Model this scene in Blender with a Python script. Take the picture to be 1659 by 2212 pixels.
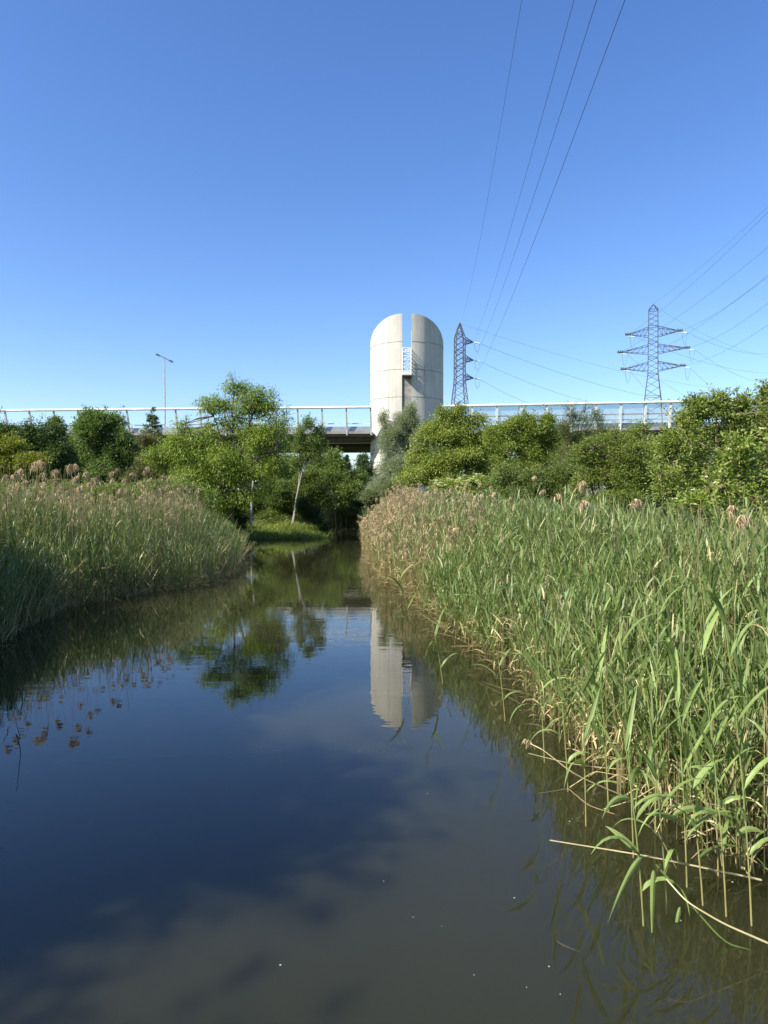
import bpy, math, random
import numpy as np
from mathutils import Vector, Matrix
R = math.radians
for o in list(bpy.data.objects): bpy.data.objects.remove(o)
sc = bpy.context.scene
col = sc.collection

# ------------------------------------------------------------------ camera
F = 1533.7                      # focal length in units of a 1659 x 2212 frame
PITCH = math.atan(26/F)
CAMZ = 2.5
cam = bpy.data.cameras.new('camera'); cam.sensor_fit = 'VERTICAL'
cam.sensor_height = 34.6; cam.lens = 34.6*F/2212; cam.clip_start = .05; cam.clip_end = 6000
co = bpy.data.objects.new('camera', cam); col.objects.link(co)
co.location = (0, 0, CAMZ); co.rotation_euler = (R(90)-PITCH, 0, 0)
sc.camera = co

# ------------------------------------------------------------------ sky, sun, exposure
SUN_EL, SUN_AZ = R(41), math.atan2(-.87, -.50)      # azimuth measured from +Y towards +X
w = bpy.data.worlds.new('World'); sc.world = w; w.use_nodes = True
nt = w.node_tree
bg = nt.nodes['Background']
sky = nt.nodes.new('ShaderNodeTexSky'); sky.sky_type = 'NISHITA'; sky.sun_disc = False
sky.sun_elevation = SUN_EL; sky.sun_rotation = SUN_AZ
sky.altitude = 0; sky.air_density = 1.0; sky.dust_density = .7; sky.ozone_density = 3.0
hs = nt.nodes.new('ShaderNodeHueSaturation'); hs.inputs['Saturation'].default_value = 1.21; hs.inputs['Hue'].default_value = .511
nt.links.new(sky.outputs[0], hs.inputs['Color']); nt.links.new(hs.outputs[0], bg.inputs[0]); bg.inputs[1].default_value = .118
sun = bpy.data.lights.new('sun', 'SUN'); sun.energy = 5.0; sun.angle = R(.53); sun.color = (1, .93, .82)
so = bpy.data.objects.new('sun', sun); col.objects.link(so)
sd = Vector((math.sin(SUN_AZ)*math.cos(SUN_EL), math.cos(SUN_AZ)*math.cos(SUN_EL), math.sin(SUN_EL)))
so.rotation_euler = sd.to_track_quat('Z', 'Y').to_euler(); so.location = (-20, -10, 30)
sc.view_settings.view_transform = 'Standard'; sc.view_settings.look = 'None'
sc.view_settings.exposure = 0.95; sc.view_settings.gamma = 1
sc.render.engine = 'CYCLES'
sc.cycles.max_bounces = 6; sc.cycles.transparent_max_bounces = 8

# ------------------------------------------------------------------ helpers
def W(xd, yd, D):
    """world point seen at (xd, yd) of the photograph at ground distance D"""
    u = (xd-829.5)/F; v = (1106-yd)/F
    c, s = math.cos(PITCH), math.sin(PITCH)
    dy = c+v*s; dz = -s+v*c
    return np.array((u*D/dy, D, CAMZ+dz*D/dy))
def PX(D): return D/F            # metres per photo pixel at distance D

def props(o, label=None, cat=None, group=None, kind=None):
    if label: o['label'] = label
    if cat: o['category'] = cat
    if group: o['group'] = group
    if kind: o['kind'] = kind
    return o
def empty(name, loc, label, cat, group=None):
    o = bpy.data.objects.new(name, None); o.empty_display_size = .2; col.objects.link(o)
    o.location = tuple(float(a) for a in loc)
    return props(o, label, cat, group)
def link(name, me, parent=None, mats=()):
    o = bpy.data.objects.new(name, me); col.objects.link(o)
    for m in mats: me.materials.append(m)
    if parent:
        o.parent = parent; o.location = -parent.location
    return o

class G:
    """collects quads (numpy) with a pigment colour per vertex"""
    def __init__(s): s.V = []; s.Q = []; s.C = []; s.n = 0
    def add(s, V, Q, C):
        V = np.asarray(V, float).reshape(-1, 3); Q = np.asarray(Q, int).reshape(-1, 4)
        C = np.asarray(C, float)
        if C.ndim == 1: C = np.tile(C, (len(V), 1))
        s.V.append(V); s.Q.append(Q+s.n); s.C.append(C); s.n += len(V)
    def mesh(s, name, smooth=False):
        V = np.concatenate(s.V); Q = np.concatenate(s.Q); C = np.concatenate(s.C)
        me = bpy.data.meshes.new(name)
        me.vertices.add(len(V)); me.vertices.foreach_set('co', V.astype(np.float32).ravel())
        me.loops.add(4*len(Q)); me.loops.foreach_set('vertex_index', Q.astype(np.int32).ravel())
        me.polygons.add(len(Q)); me.polygons.foreach_set('loop_start', np.arange(len(Q), dtype=np.int32)*4)
        a = me.color_attributes.new('pigment', 'FLOAT_COLOR', 'POINT')
        C4 = np.ones((len(V), 4), np.float32); C4[:, :3] = C
        a.data.foreach_set('color', C4.ravel())
        me.update(calc_edges=True)
        me.polygons.foreach_set('use_smooth', np.full(len(Q), bool(smooth)))
        if smooth == 'angle': me.set_sharp_from_angle(angle=R(30))
        return me

def unit(a): return a/np.maximum(np.linalg.norm(a, axis=-1, keepdims=True), 1e-9)
def ribbons(g, base, d, L, Wd, droop, nseg, colr, rng, prof=None, twist=1.0, fold=0.0):
    """leaf blades: base (N,3), direction d (N,3), length, width, droop (N)"""
    N = len(base); K = nseg+1
    P = np.zeros((N, K, 3)); P[:, 0] = base; dd = unit(d).copy(); D = np.zeros((N, K, 3)); D[:, 0] = dd
    for k in range(1, K):
        dd = unit(dd+np.stack([np.zeros(N), np.zeros(N), -droop/nseg], 1)*(.4+1.2*k/K))
        D[:, k] = dd; P[:, k] = P[:, k-1]+dd*(L/nseg)[:, None]
    up = np.tile(np.array([0, 0, 1.]), (N, 1))
    s = unit(np.cross(unit(d), up)+rng.normal(0, 1e-3, (N, 3)))
    n = np.cross(s, unit(d)); a = rng.normal(0, twist, N)
    s = s*np.cos(a)[:, None]+n*np.sin(a)[:, None]
    if prof is None: prof = np.interp(np.linspace(0, 1, K), [0, .12, .35, .75, 1], [.5, .9, 1, .6, .06])
    hw = (Wd[:, None]*prof[None, :])*.5
    S = s[:, None, :]*hw[..., None]
    if fold:
        nn = unit(np.cross(s[:, None, :]*np.ones((1, K, 1)), D))
        M = P-nn*hw[..., None]*fold
        V = np.stack([P-S, M, P+S], 2); m = 3
    else:
        V = np.stack([P-S, P+S], 2); m = 2
    idx = np.arange(N*K*m).reshape(N, K, m)
    Q = []
    for j in range(m-1):
        Q.append(np.stack([idx[:, :-1, j], idx[:, :-1, j+1], idx[:, 1:, j+1], idx[:, 1:, j]], -1).reshape(-1, 4))
    colr = np.asarray(colr, float)
    if colr.ndim == 1: colr = np.tile(colr, (N, 1))
    g.add(V.reshape(-1, 3), np.concatenate(Q), np.repeat(colr, K*m, axis=0))
def tubes(g, P, r, colr, sides=4):
    """P (N,K,3) paths, r (N,K) radii"""
    P = np.asarray(P, float); r = np.asarray(r, float)
    if P.ndim == 2: P = P[None]; r = r[None]
    N, K, _ = P.shape
    T = np.gradient(P, axis=1); T = unit(T)
    ref = np.where(np.abs(T[..., 2:3]) > .9, np.array([1., 0, 0]), np.array([0, 0, 1.]))
    A = unit(np.cross(T, ref)); B = np.cross(T, A)
    th = np.arange(sides)*2*np.pi/sides+.4
    V = P[:, :, None]+r[..., None, None]*(A[:, :, None]*np.cos(th)[:, None]+B[:, :, None]*np.sin(th)[:, None])
    idx = np.arange(N*K*sides).reshape(N, K, sides); j = np.roll(np.arange(sides), -1)
    Q = np.stack([idx[:, :-1], idx[:, :-1][..., j], idx[:, 1:][..., j], idx[:, 1:]], -1).reshape(-1, 4)
    colr = np.asarray(colr, float)
    if colr.ndim == 1: colr = np.tile(colr, (N, 1))
    if colr.ndim == 2: colr = np.repeat(colr, K*sides, axis=0)
    else: colr = np.repeat(colr.reshape(-1, 3), sides, axis=0)
    g.add(V.reshape(-1, 3), Q, colr)
    # caps for four sided tubes
    if sides == 4:
        n0 = g.n-len(V.reshape(-1, 3))
        g.V.append(np.zeros((0, 3))); g.Q.append(np.concatenate([idx[:, 0, ::-1], idx[:, -1]]).reshape(-1, 4)+n0); g.C.append(np.zeros((0, 3)))
WH = (1., 1., 1.)
BOXQ = np.array([[0, 3, 2, 1], [4, 5, 6, 7], [0, 1, 5, 4], [1, 2, 6, 5], [2, 3, 7, 6], [3, 0, 4, 7]])
def hexa(g, lo4, hi4, c=WH): g.add(np.array(list(lo4)+list(hi4)), BOXQ, c)
def box(g, x0, x1, y0, y1, z0, z1, c=WH):
    hexa(g, [(x0, y0, z0), (x1, y0, z0), (x1, y1, z0), (x0, y1, z0)], [(x0, y0, z1), (x1, y0, z1), (x1, y1, z1), (x0, y1, z1)], c)
def bar(g, a, b, t, c=WH):
    tubes(g, np.array([a, b], float), np.array([t, t]), c, 4)

# ------------------------------------------------------------------ materials
def mat(name, rough=.6, spec=.4, metal=0.):
    m = bpy.data.materials.new(name); m.use_nodes = True
    b = m.node_tree.nodes['Principled BSDF']
    b.inputs['Roughness'].default_value = rough; b.inputs['Specular IOR Level'].default_value = spec; b.inputs['Metallic'].default_value = metal
    return m, m.node_tree, b
def N(t, typ, **kw):
    n = t.nodes.new(typ)
    for k, v in kw.items():
        if k.startswith('i_'): n.inputs[k[2:].replace('_', ' ')].default_value = v
        else: setattr(n, k, v)
    return n
def ramp(t, fac, stops):
    r = t.nodes.new('ShaderNodeValToRGB'); e = r.color_ramp.elements
    while len(e) < len(stops): e.new(.5)
    for i, (p, c) in enumerate(stops): e[i].position = p; e[i].color = (*c, 1)
    t.links.new(fac, r.inputs[0]); return r.outputs[0]
def mulcol(t, a, b, fac=1.):
    m = t.nodes.new('ShaderNodeMix'); m.data_type = 'RGBA'; m.blend_type = 'MULTIPLY'; m.inputs[0].default_value = fac
    t.links.new(a, m.inputs[6]); t.links.new(b, m.inputs[7]); return m.outputs[2]
def pigment_mat(name, rough=.5, spec=.35, trans=0., sat=1.):
    m, t, b = mat(name, rough, spec)
    a = N(t, 'ShaderNodeVertexColor', layer_name='pigment')
    nz = N(t, 'ShaderNodeTexNoise'); nz.inputs['Scale'].default_value = 9; nz.inputs['Detail'].default_value = 3
    tc = N(t, 'ShaderNodeTexCoord'); t.links.new(tc.outputs['Object'], nz.inputs['Vector'])
    c = mulcol(t, a.outputs[0], ramp(t, nz.outputs[0], [(.3, (.82, .82, .82)), (.7, (1.15, 1.15, 1.15))]))
    t.links.new(c, b.inputs['Base Color'])
    if trans:
        tr = t.nodes.new('ShaderNodeBsdfTranslucent')
        tint = t.nodes.new('ShaderNodeRGB'); tint.outputs[0].default_value = (1.25, 1.35, .55, 1)
        t.links.new(mulcol(t, c, tint.outputs[0]), tr.inputs[0])
        mx = t.nodes.new('ShaderNodeMixShader'); mx.inputs[0].default_value = trans
        t.links.new(b.outputs[0], mx.inputs[1]); t.links.new(tr.outputs[0], mx.inputs[2])
        t.links.new(mx.outputs[0], t.nodes['Material Output'].inputs[0])
    return m
M_LEAF = pigment_mat('foliage', .5, .35, .36)
M_REED = pigment_mat('reed_blade', .45, .35, .28)
M_BARK = pigment_mat('bark', .9, .1)
M_STRAW = pigment_mat('dry_straw', .7, .2, .12)

def concrete(name, base, stain, sc_=.6, streak=True, joints=False):
    m, t, b = mat(name, .85, .2)
    tc = N(t, 'ShaderNodeTexCoord')
    n1 = N(t, 'ShaderNodeTexNoise'); n1.inputs['Scale'].default_value = sc_; n1.inputs['Detail'].default_value = 8; n1.inputs['Roughness'].default_value = .65
    t.links.new(tc.outputs['Object'], n1.inputs['Vector'])
    c = ramp(t, n1.outputs[0], [(.3, stain), (.62, base)])
    mp = N(t, 'ShaderNodeMapping'); mp.inputs['Scale'].default_value = (3.2, 3.2, .12)
    t.links.new(tc.outputs['Object'], mp.inputs['Vector'])
    n2 = N(t, 'ShaderNodeTexNoise'); n2.inputs['Scale'].default_value = 1.2; n2.inputs['Detail'].default_value = 5
    t.links.new(mp.outputs[0], n2.inputs['Vector'])
    if streak: c = mulcol(t, c, ramp(t, n2.outputs[0], [(.35, (.74, .73, .7)), (.55, (1, 1, 1))]), .45)
    n3 = N(t, 'ShaderNodeTexNoise'); n3.inputs['Scale'].default_value = 14; n3.inputs['Detail'].default_value = 4
    t.links.new(tc.outputs['Object'], n3.inputs['Vector'])
    c = mulcol(t, c, ramp(t, n3.outputs[0], [(.3, (.9, .9, .9)), (.6, (1.03, 1.03, 1.03))]), .8)
    bp = N(t, 'ShaderNodeBump'); bp.inputs['Strength'].default_value = .25; bp.inputs['Distance'].default_value = .02
    t.links.new(n3.outputs[0], bp.inputs['Height']); t.links.new(bp.outputs[0], b.inputs['Normal'])
    t.links.new(c, b.inputs['Base Color'])
    return m
M_TOWER = concrete('pale_cast_concrete', (.50, .485, .425), (.41, .40, .355), .35)
M_WEB = concrete('stained_concrete', (.30, .29, .26), (.12, .12, .11), 1.5)
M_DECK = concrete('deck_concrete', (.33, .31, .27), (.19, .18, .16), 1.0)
M_DARKCON = concrete('shaded_concrete', (.13, .12, .105), (.08, .075, .07), .6)  # shade under the decks and landing put into the colour, darker than deck edges
M_JOINT = mat('joint_grime', .95, .1)[0]; M_JOINT.node_tree.nodes['Principled BSDF'].inputs['Base Color'].default_value = (.09, .085, .07, 1)
def plain(name, c, rough=.5, metal=0., spec=.4, var=.18, scale=3.):
    m, t, b = mat(name, rough, spec, metal)
    tc = N(t, 'ShaderNodeTexCoord'); n = N(t, 'ShaderNodeTexNoise'); n.inputs['Scale'].default_value = scale; n.inputs['Detail'].default_value = 5
    t.links.new(tc.outputs['Object'], n.inputs['Vector'])
    t.links.new(ramp(t, n.outputs[0], [(.3, tuple(x*(1-var) for x in c)), (.7, tuple(min(1, x*(1+var)) for x in c))]), b.inputs['Base Color'])
    return m
M_WHITE = plain('white_paint', (.6, .61, .60), .4, var=.07)
M_RAIL = plain('weathered_white_rail', (.62, .63, .60), .45, var=.25, scale=1.2)
M_POST = plain('grey_steel_post', (.42, .43, .41), .5, .2)
M_GUARD = plain('galvanised_guard', (.30, .32, .33), .45, .5)
M_PYLON = plain('galvanised_lattice', (.075, .075, .08), .8, .0, .15)
M_CABLE = plain('cable', (.07, .085, .12), .6, .3)
M_INS = plain('glass_insulator', (.62, .70, .62), .25)
M_INSD = plain('dark_fitting', (.06, .06, .06), .5)
M_LAMP = plain('lamp_grey', (.36, .40, .45), .4, .3)
def glass_mat():
    m = bpy.data.materials.new('noise_barrier_glass'); m.use_nodes = True; t = m.node_tree
    b = t.nodes['Principled BSDF']; b.inputs['Base Color'].default_value = (.50, .54, .54, 1); b.inputs['Roughness'].default_value = .12
    tp = t.nodes.new('ShaderNodeBsdfTransparent'); tp.inputs[0].default_value = (.9, .95, .97, 1)
    mx = t.nodes.new('ShaderNodeMixShader'); mx.inputs[0].default_value = .32
    t.links.new(tp.outputs[0], mx.inputs[1]); t.links.new(b.outputs[0], mx.inputs[2])
    t.links.new(mx.outputs[0], t.nodes['Material Output'].inputs[0]); return m
M_GLASS = glass_mat()
def ground_mat():
    m, t, b = mat('bank_soil_and_grass', .95, .1)
    tc = N(t, 'ShaderNodeTexCoord'); n = N(t, 'ShaderNodeTexNoise'); n.inputs['Scale'].default_value = .6; n.inputs['Detail'].default_value = 8
    t.links.new(tc.outputs['Object'], n.inputs['Vector'])
    t.links.new(ramp(t, n.outputs[0], [(.32, (.06, .05, .03)), (.48, (.05, .075, .02)), (.68, (.09, .12, .035))]), b.inputs['Base Color'])
    return m
def water_mat():
    m, t, b = mat('turbid_pond_water', .015, .5)
    b.inputs['IOR'].default_value = 1.42
    b.inputs['Subsurface Weight'].default_value = 1; b.inputs['Subsurface Radius'].default_value = (1, .9, .6); b.inputs['Subsurface Scale'].default_value = 3.2
    tc = N(t, 'ShaderNodeTexCoord')
    n = N(t, 'ShaderNodeTexNoise'); n.inputs['Scale'].default_value = .35; n.inputs['Detail'].default_value = 4
    t.links.new(tc.outputs['Object'], n.inputs['Vector'])
    t.links.new(ramp(t, n.outputs[0], [(.3, (.024, .025, .010)), (.7, (.029, .029, .012))]), b.inputs['Base Color'])
    # ripples: long low swell plus patches of fine cat's paws
    mp = N(t, 'ShaderNodeMapping'); mp.inputs['Scale'].default_value = (.55, 1.6, 1)
    t.links.new(tc.outputs['Object'], mp.inputs['Vector'])
    a = N(t, 'ShaderNodeTexNoise'); a.inputs['Scale'].default_value = 2.4; a.inputs['Detail'].default_value = 2.5; a.inputs['Roughness'].default_value = .55
    t.links.new(mp.outputs[0], a.inputs['Vector'])
    c = N(t, 'ShaderNodeTexNoise'); c.inputs['Scale'].default_value = .13; c.inputs['Detail'].default_value = 2
    t.links.new(tc.outputs['Object'], c.inputs['Vector'])
    mr = N(t, 'ShaderNodeMapRange'); mr.inputs[1].default_value = .42; mr.inputs[2].default_value = .66; mr.inputs[3].default_value = .25; mr.inputs[4].default_value = 1
    t.links.new(c.outputs[0], mr.inputs[0])
    mu = N(t, 'ShaderNodeMath', operation='MULTIPLY'); t.links.new(a.outputs[0], mu.inputs[0]); t.links.new(mr.outputs[0], mu.inputs[1])
    bp = N(t, 'ShaderNodeBump'); bp.inputs['Strength'].default_value = 1; bp.inputs['Distance'].default_value = .0032
    t.links.new(mu.outputs[0], bp.inputs['Height']); t.links.new(bp.outputs[0], b.inputs['Normal'])
    return m

# ------------------------------------------------------------------ ground and water
CH = np.array([(-9, -60), (-8.6, 0), (-8.2, 12), (-8.8, 16.5), (-8.0, 19), (-7.2, 21), (-6.4, 24.5), (-8.0, 35), (-9.6, 41), (-9, 44.6), (-6, 45.4), (-3.9, 46),
               (-3.8, 52), (-5, 58), (-8, 63), (-2.5, 65.5), (-.9, 60), (-.4, 44), (.2, 32), (.9, 23), (1.7, 17.5), (2.3, 13.3), (3.0, 10.6), (3.2, 9), (3.7, 6.4),
               (4.2, 4.4), (4.6, 0), (5, -60)], float)
def sdist(x, y, poly):
    x = np.asarray(x, float); y = np.asarray(y, float)
    d = np.full(x.shape, 1e9); inside = np.zeros(x.shape, bool)
    n = len(poly)
    for i in range(n):
        a = poly[i]; b = poly[(i+1) % n]; e = b-a
        t = np.clip(((x-a[0])*e[0]+(y-a[1])*e[1])/(e@e), 0, 1)
        d = np.minimum(d, np.hypot(x-a[0]-t*e[0], y-a[1]-t*e[1]))
        c = ((a[1] > y) != (b[1] > y))
        xi = a[0]+(y-a[1])/(b[1]-a[1]+1e-12)*e[0]
        inside ^= c & (x < xi)
    return np.where(inside, -d, d)
def ground(x, y):
    s = sdist(x, y, CH)
    bump = .09*np.sin(x*1.3+y*.7)+.07*np.sin(y*1.9-x*.8)+.05*np.sin(x*3.1+1)*np.sin(y*2.7)
    return np.where(s < 0, np.maximum(.42*s, -1.3), (.95*(1-np.exp(-s/2.6))+bump*np.minimum(1, s/2)))
def build_ground():
    xs = np.concatenate([[-3000, -1200, -500, -250, -140, -90], np.arange(-60, -16, 2), np.arange(-16, 10, .4), np.arange(10, 60, 2), [90, 140, 250, 500, 1200, 3000]])
    ys = np.concatenate([[-3000, -1000, -300, -120, -70, -40, -20, -10, -4], np.arange(0, 70, .5), np.arange(70, 120, 2), [140, 200, 320, 600, 1300, 3500]])
    X, Y = np.meshgrid(xs, ys); Z = ground(X, Y)
    far = (np.abs(X) > 200) | (Y > 190) | (Y < -59); Z = np.where(far, .9, Z)
    idx = np.arange(X.size).reshape(X.shape)
    Q = np.stack([idx[:-1, :-1], idx[:-1, 1:], idx[1:, 1:], idx[1:, :-1]], -1).reshape(-1, 4)
    g = G(); g.add(np.stack([X, Y, Z], -1).reshape(-1, 3), Q, WH)
    props(link('ground', g.mesh('ground', True), None, [ground_mat()]), kind='structure')
build_ground()
def build_water():
    g = G(); box(g, -30, 30, -58, 70, -1.9, 0)
    props(link('water', g.mesh('water'), None, [water_mat()]), kind='structure')
build_water()

# ------------------------------------------------------------------ concrete tower
TX, TY, TR = 2.80, 87.4, 4.47
TROT = -math.atan2(TX, TY)
def ztop(x):   # rounded outline of the shells
    a = np.clip((np.abs(x)-.58)/(TR-.58), 0, 1)
    return 21.25+2.95*np.sqrt(np.maximum(0, 1-a*a))
def build_tower():
    t = empty('concrete_tower', (TX, TY, .7), 'tall pale concrete tower with rounded top and a vertical slot, beside the bridge', 'tower')
    def fin(o):
        o.location = (0, 0, -.7); o.rotation_euler = (0, 0, TROT); return o
    zs0 = .2; SW = .56; TH = .55
    for s in (-1, 1):
        g = G(); a0 = math.asin(SW/TR)
        ang = np.linspace(a0, math.pi-a0, 64)        # front slot edge round the outside to the back slot edge
        xo = s*TR*np.sin(ang); yo = -TR*np.cos(ang)
        ri = TR-TH; ai = np.linspace(math.asin(SW/ri), math.pi-math.asin(SW/ri), 64)
        xi = s*ri*np.sin(ai); yi = -ri*np.cos(ai)
        zl = np.linspace(0, 1, 9)
        rows = []
        for f in zl: rows.append(np.stack([xo, yo, zs0+(ztop(xo)-zs0)*f], 1))
        O = np.array(rows); I = np.array([np.stack([xi, yi, zs0+(ztop(xo)-zs0)*f], 1) for f in zl])
        nV = O.shape[0]*O.shape[1]; idx = np.arange(nV).reshape(O.shape[:2])
        q = np.stack([idx[:-1, :-1], idx[:-1, 1:], idx[1:, 1:], idx[1:, :-1]], -1).reshape(-1, 4)
        Q = [q, q[:, ::-1]+nV]
        Q.append(np.stack([idx[-1, :-1], idx[-1, 1:], idx[-1, 1:]+nV, idx[-1, :-1]+nV], -1))
        for e in (0, -1): Q.append(np.stack([idx[:-1, e], idx[1:, e], idx[1:, e]+nV, idx[:-1, e]+nV], -1))
        g.add(np.concatenate([O.reshape(-1, 3), I.reshape(-1, 3)]), np.concatenate(Q), WH)
        me = g.mesh('shell', 'angle'); sh = fin(link('shell', me, t, [M_TOWER]))
        # horizontal joints (thin dark gasket lines), a vertical joint and the tie holes
        g = G()
        for z in (20.95, 17.74, 14.53, 11.32, 8.1, 4.9):
            c = ang; P = np.stack([s*(TR+.004)*np.sin(c), -(TR+.004)*np.cos(c), np.full(len(c), z)], 1)
            k = P[:, 2] < ztop(P[:, 0])-.05
            P = P[k]; tubes(g, P, np.full(len(P), .02), WH, 4)
        for fa in (.47,):
            a = math.asin(fa); x = s*(TR+.003)*math.sin(a); y = -(TR+.003)*math.cos(a)
            tubes(g, np.array([(x, y, 1), (x, y, 8), (x, y, float(ztop(x))-.1)]), np.full(3, .012), WH, 4)
        o = link('panel_joint', g.mesh('panel_joint'), sh, [M_JOINT]); o.location = (0, 0, 0)
    # web wall closing the slot low down
    g = G(); box(g, -SW-.02, SW+.02, -TR+.22, -TR+.75, .2, 17.0)
    fin(link('slot_wall', g.mesh('slot_wall'), t, [M_WEB]))
    # base rings
    g = G()
    for z0, z1, r in ((5.9, 6.3, .05), (7.05, 7.45, .05)):
        a = np.linspace(0, 2*math.pi, 72)
        for (zz0, zz1, rr) in ((z0, z1, TR+r),):
            V = []
            for z, q in ((zz0, TR-.05), (zz0, rr), (zz1, rr), (zz1, TR-.05)): V.append(np.stack([q*np.sin(a), q*np.cos(a), np.full(72, z)], 1))
            idx = np.arange(4*72).reshape(4, 72)
            g.add(np.concatenate(V), np.stack([idx[:-1, :-1], idx[:-1, 1:], idx[1:, 1:], idx[1:, :-1]], -1).reshape(-1, 4), WH)
    fin(link('base_ring', g.mesh('base_ring', 'angle'), t, [M_TOWER]))
    # rusty scribbles low on the left side
    rng = np.random.default_rng(3); mg = plain('rusty_scrawl', (.20, .09, .05), .8)
    for k in range(12):
        g = G()
        a = R(rng.uniform(-82, -38)); z = rng.choice([5.2, 6.7, 8.6])+rng.normal(0, .25)
        P = []
        for i in range(5):
            P.append((TR*1.004*math.sin(a), -TR*1.004*math.cos(a), z)); a += rng.normal(0, .03); z += rng.normal(.0, .28)
        tubes(g, np.array(P), np.full(5, .035), WH, 4); fin(link('scrawl', g.mesh('scrawl'), t, [mg]))
    # white lattice cage standing out of the slot
    lt = fin(link('lattice_cage', bpy.data.meshes.new('x'), t))
    g = G(); x0, x1, y0, y1, z0, z1 = -.50, .50, -TR-.85, -TR+.25, 17.35, 20.0
    for x in (x0, x1):
        for y in (y0, y1): bar(g, (x, y, z0-.45), (x, y, z1), .06)
    n = 6; zz = np.linspace(z0, z1, n+1)
    for i, z in enumerate(zz):
        bar(g, (x0, y0, z), (x1, y0, z), .045 if i in (0, n) else .03)
        bar(g, (x0, y1, z), (x1, y1, z), .045)
        for x in (x0, x1): bar(g, (x, y0, z), (x, y1, z), .045)
        if i < n:
            a, b = (x0, x1) if i % 2 else (x1, x0)
            bar(g, (a, y0, z), (b, y0, zz[i+1]), .03)
            bar(g, (a, y1, z), (b, y1, zz[i+1]), .03)
            for x in (x0, x1): bar(g, (x, y0, z), (x, y1, zz[i+1]), .025)
    old = lt.data; lt.data = g.mesh('lattice_cage'); lt.data.materials.append(M_WHITE); bpy.data.meshes.remove(old)
    g = G(); box(g, x0-.05, x1+.05, y0-.05, y1, z0-.42, z0-.08); 
    o = link('landing', g.mesh('landing'), lt, [M_WHITE]); o.location = (0, 0, 0)
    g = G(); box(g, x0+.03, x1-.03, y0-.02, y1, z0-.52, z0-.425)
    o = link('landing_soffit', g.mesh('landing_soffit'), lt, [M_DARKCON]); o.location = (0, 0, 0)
build_tower()

# ------------------------------------------------------------------ bridge
def dist_at(xd):    # plan line of the near edge of the bridge
    return np.interp(xd, [-400, 0, 800, 960, 1659, 2100], [88.5, 86.4, 83.3, 82.4, 77.2, 74.5])
def edge(xd):
    p = W(xd, 1080, float(dist_at(xd))); return np.array([p[0], p[1]])
def strip(g, xds, off0, off1, z0, z1, c=WH):
    """box swept along the bridge edge; off = metres behind the near edge"""
    P = np.array([edge(x) for x in xds]); T = unit(np.gradient(P, axis=0)); Nn = np.stack([-T[:, 1], T[:, 0]], 1)
    V = []
    for (o, z) in ((off0, z0), (off1, z0), (off1, z1), (off0, z1)):
        q = P+Nn*o; V.append(np.concatenate([q, np.full((len(q), 1), z)], 1))
    n = len(P); idx = np.arange(4*n).reshape(4, n)
    Q = []
    for i in range(4):
        j = (i+1) % 4; Q.append(np.stack([idx[i, :-1], idx[i, 1:], idx[j, 1:], idx[j, :-1]], -1))
    for e in (0, n-1): Q.append(np.array([[idx[0, e], idx[1, e], idx[2, e], idx[3, e]]]))
    g.add(np.concatenate(V), np.concatenate(Q), c)
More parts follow.
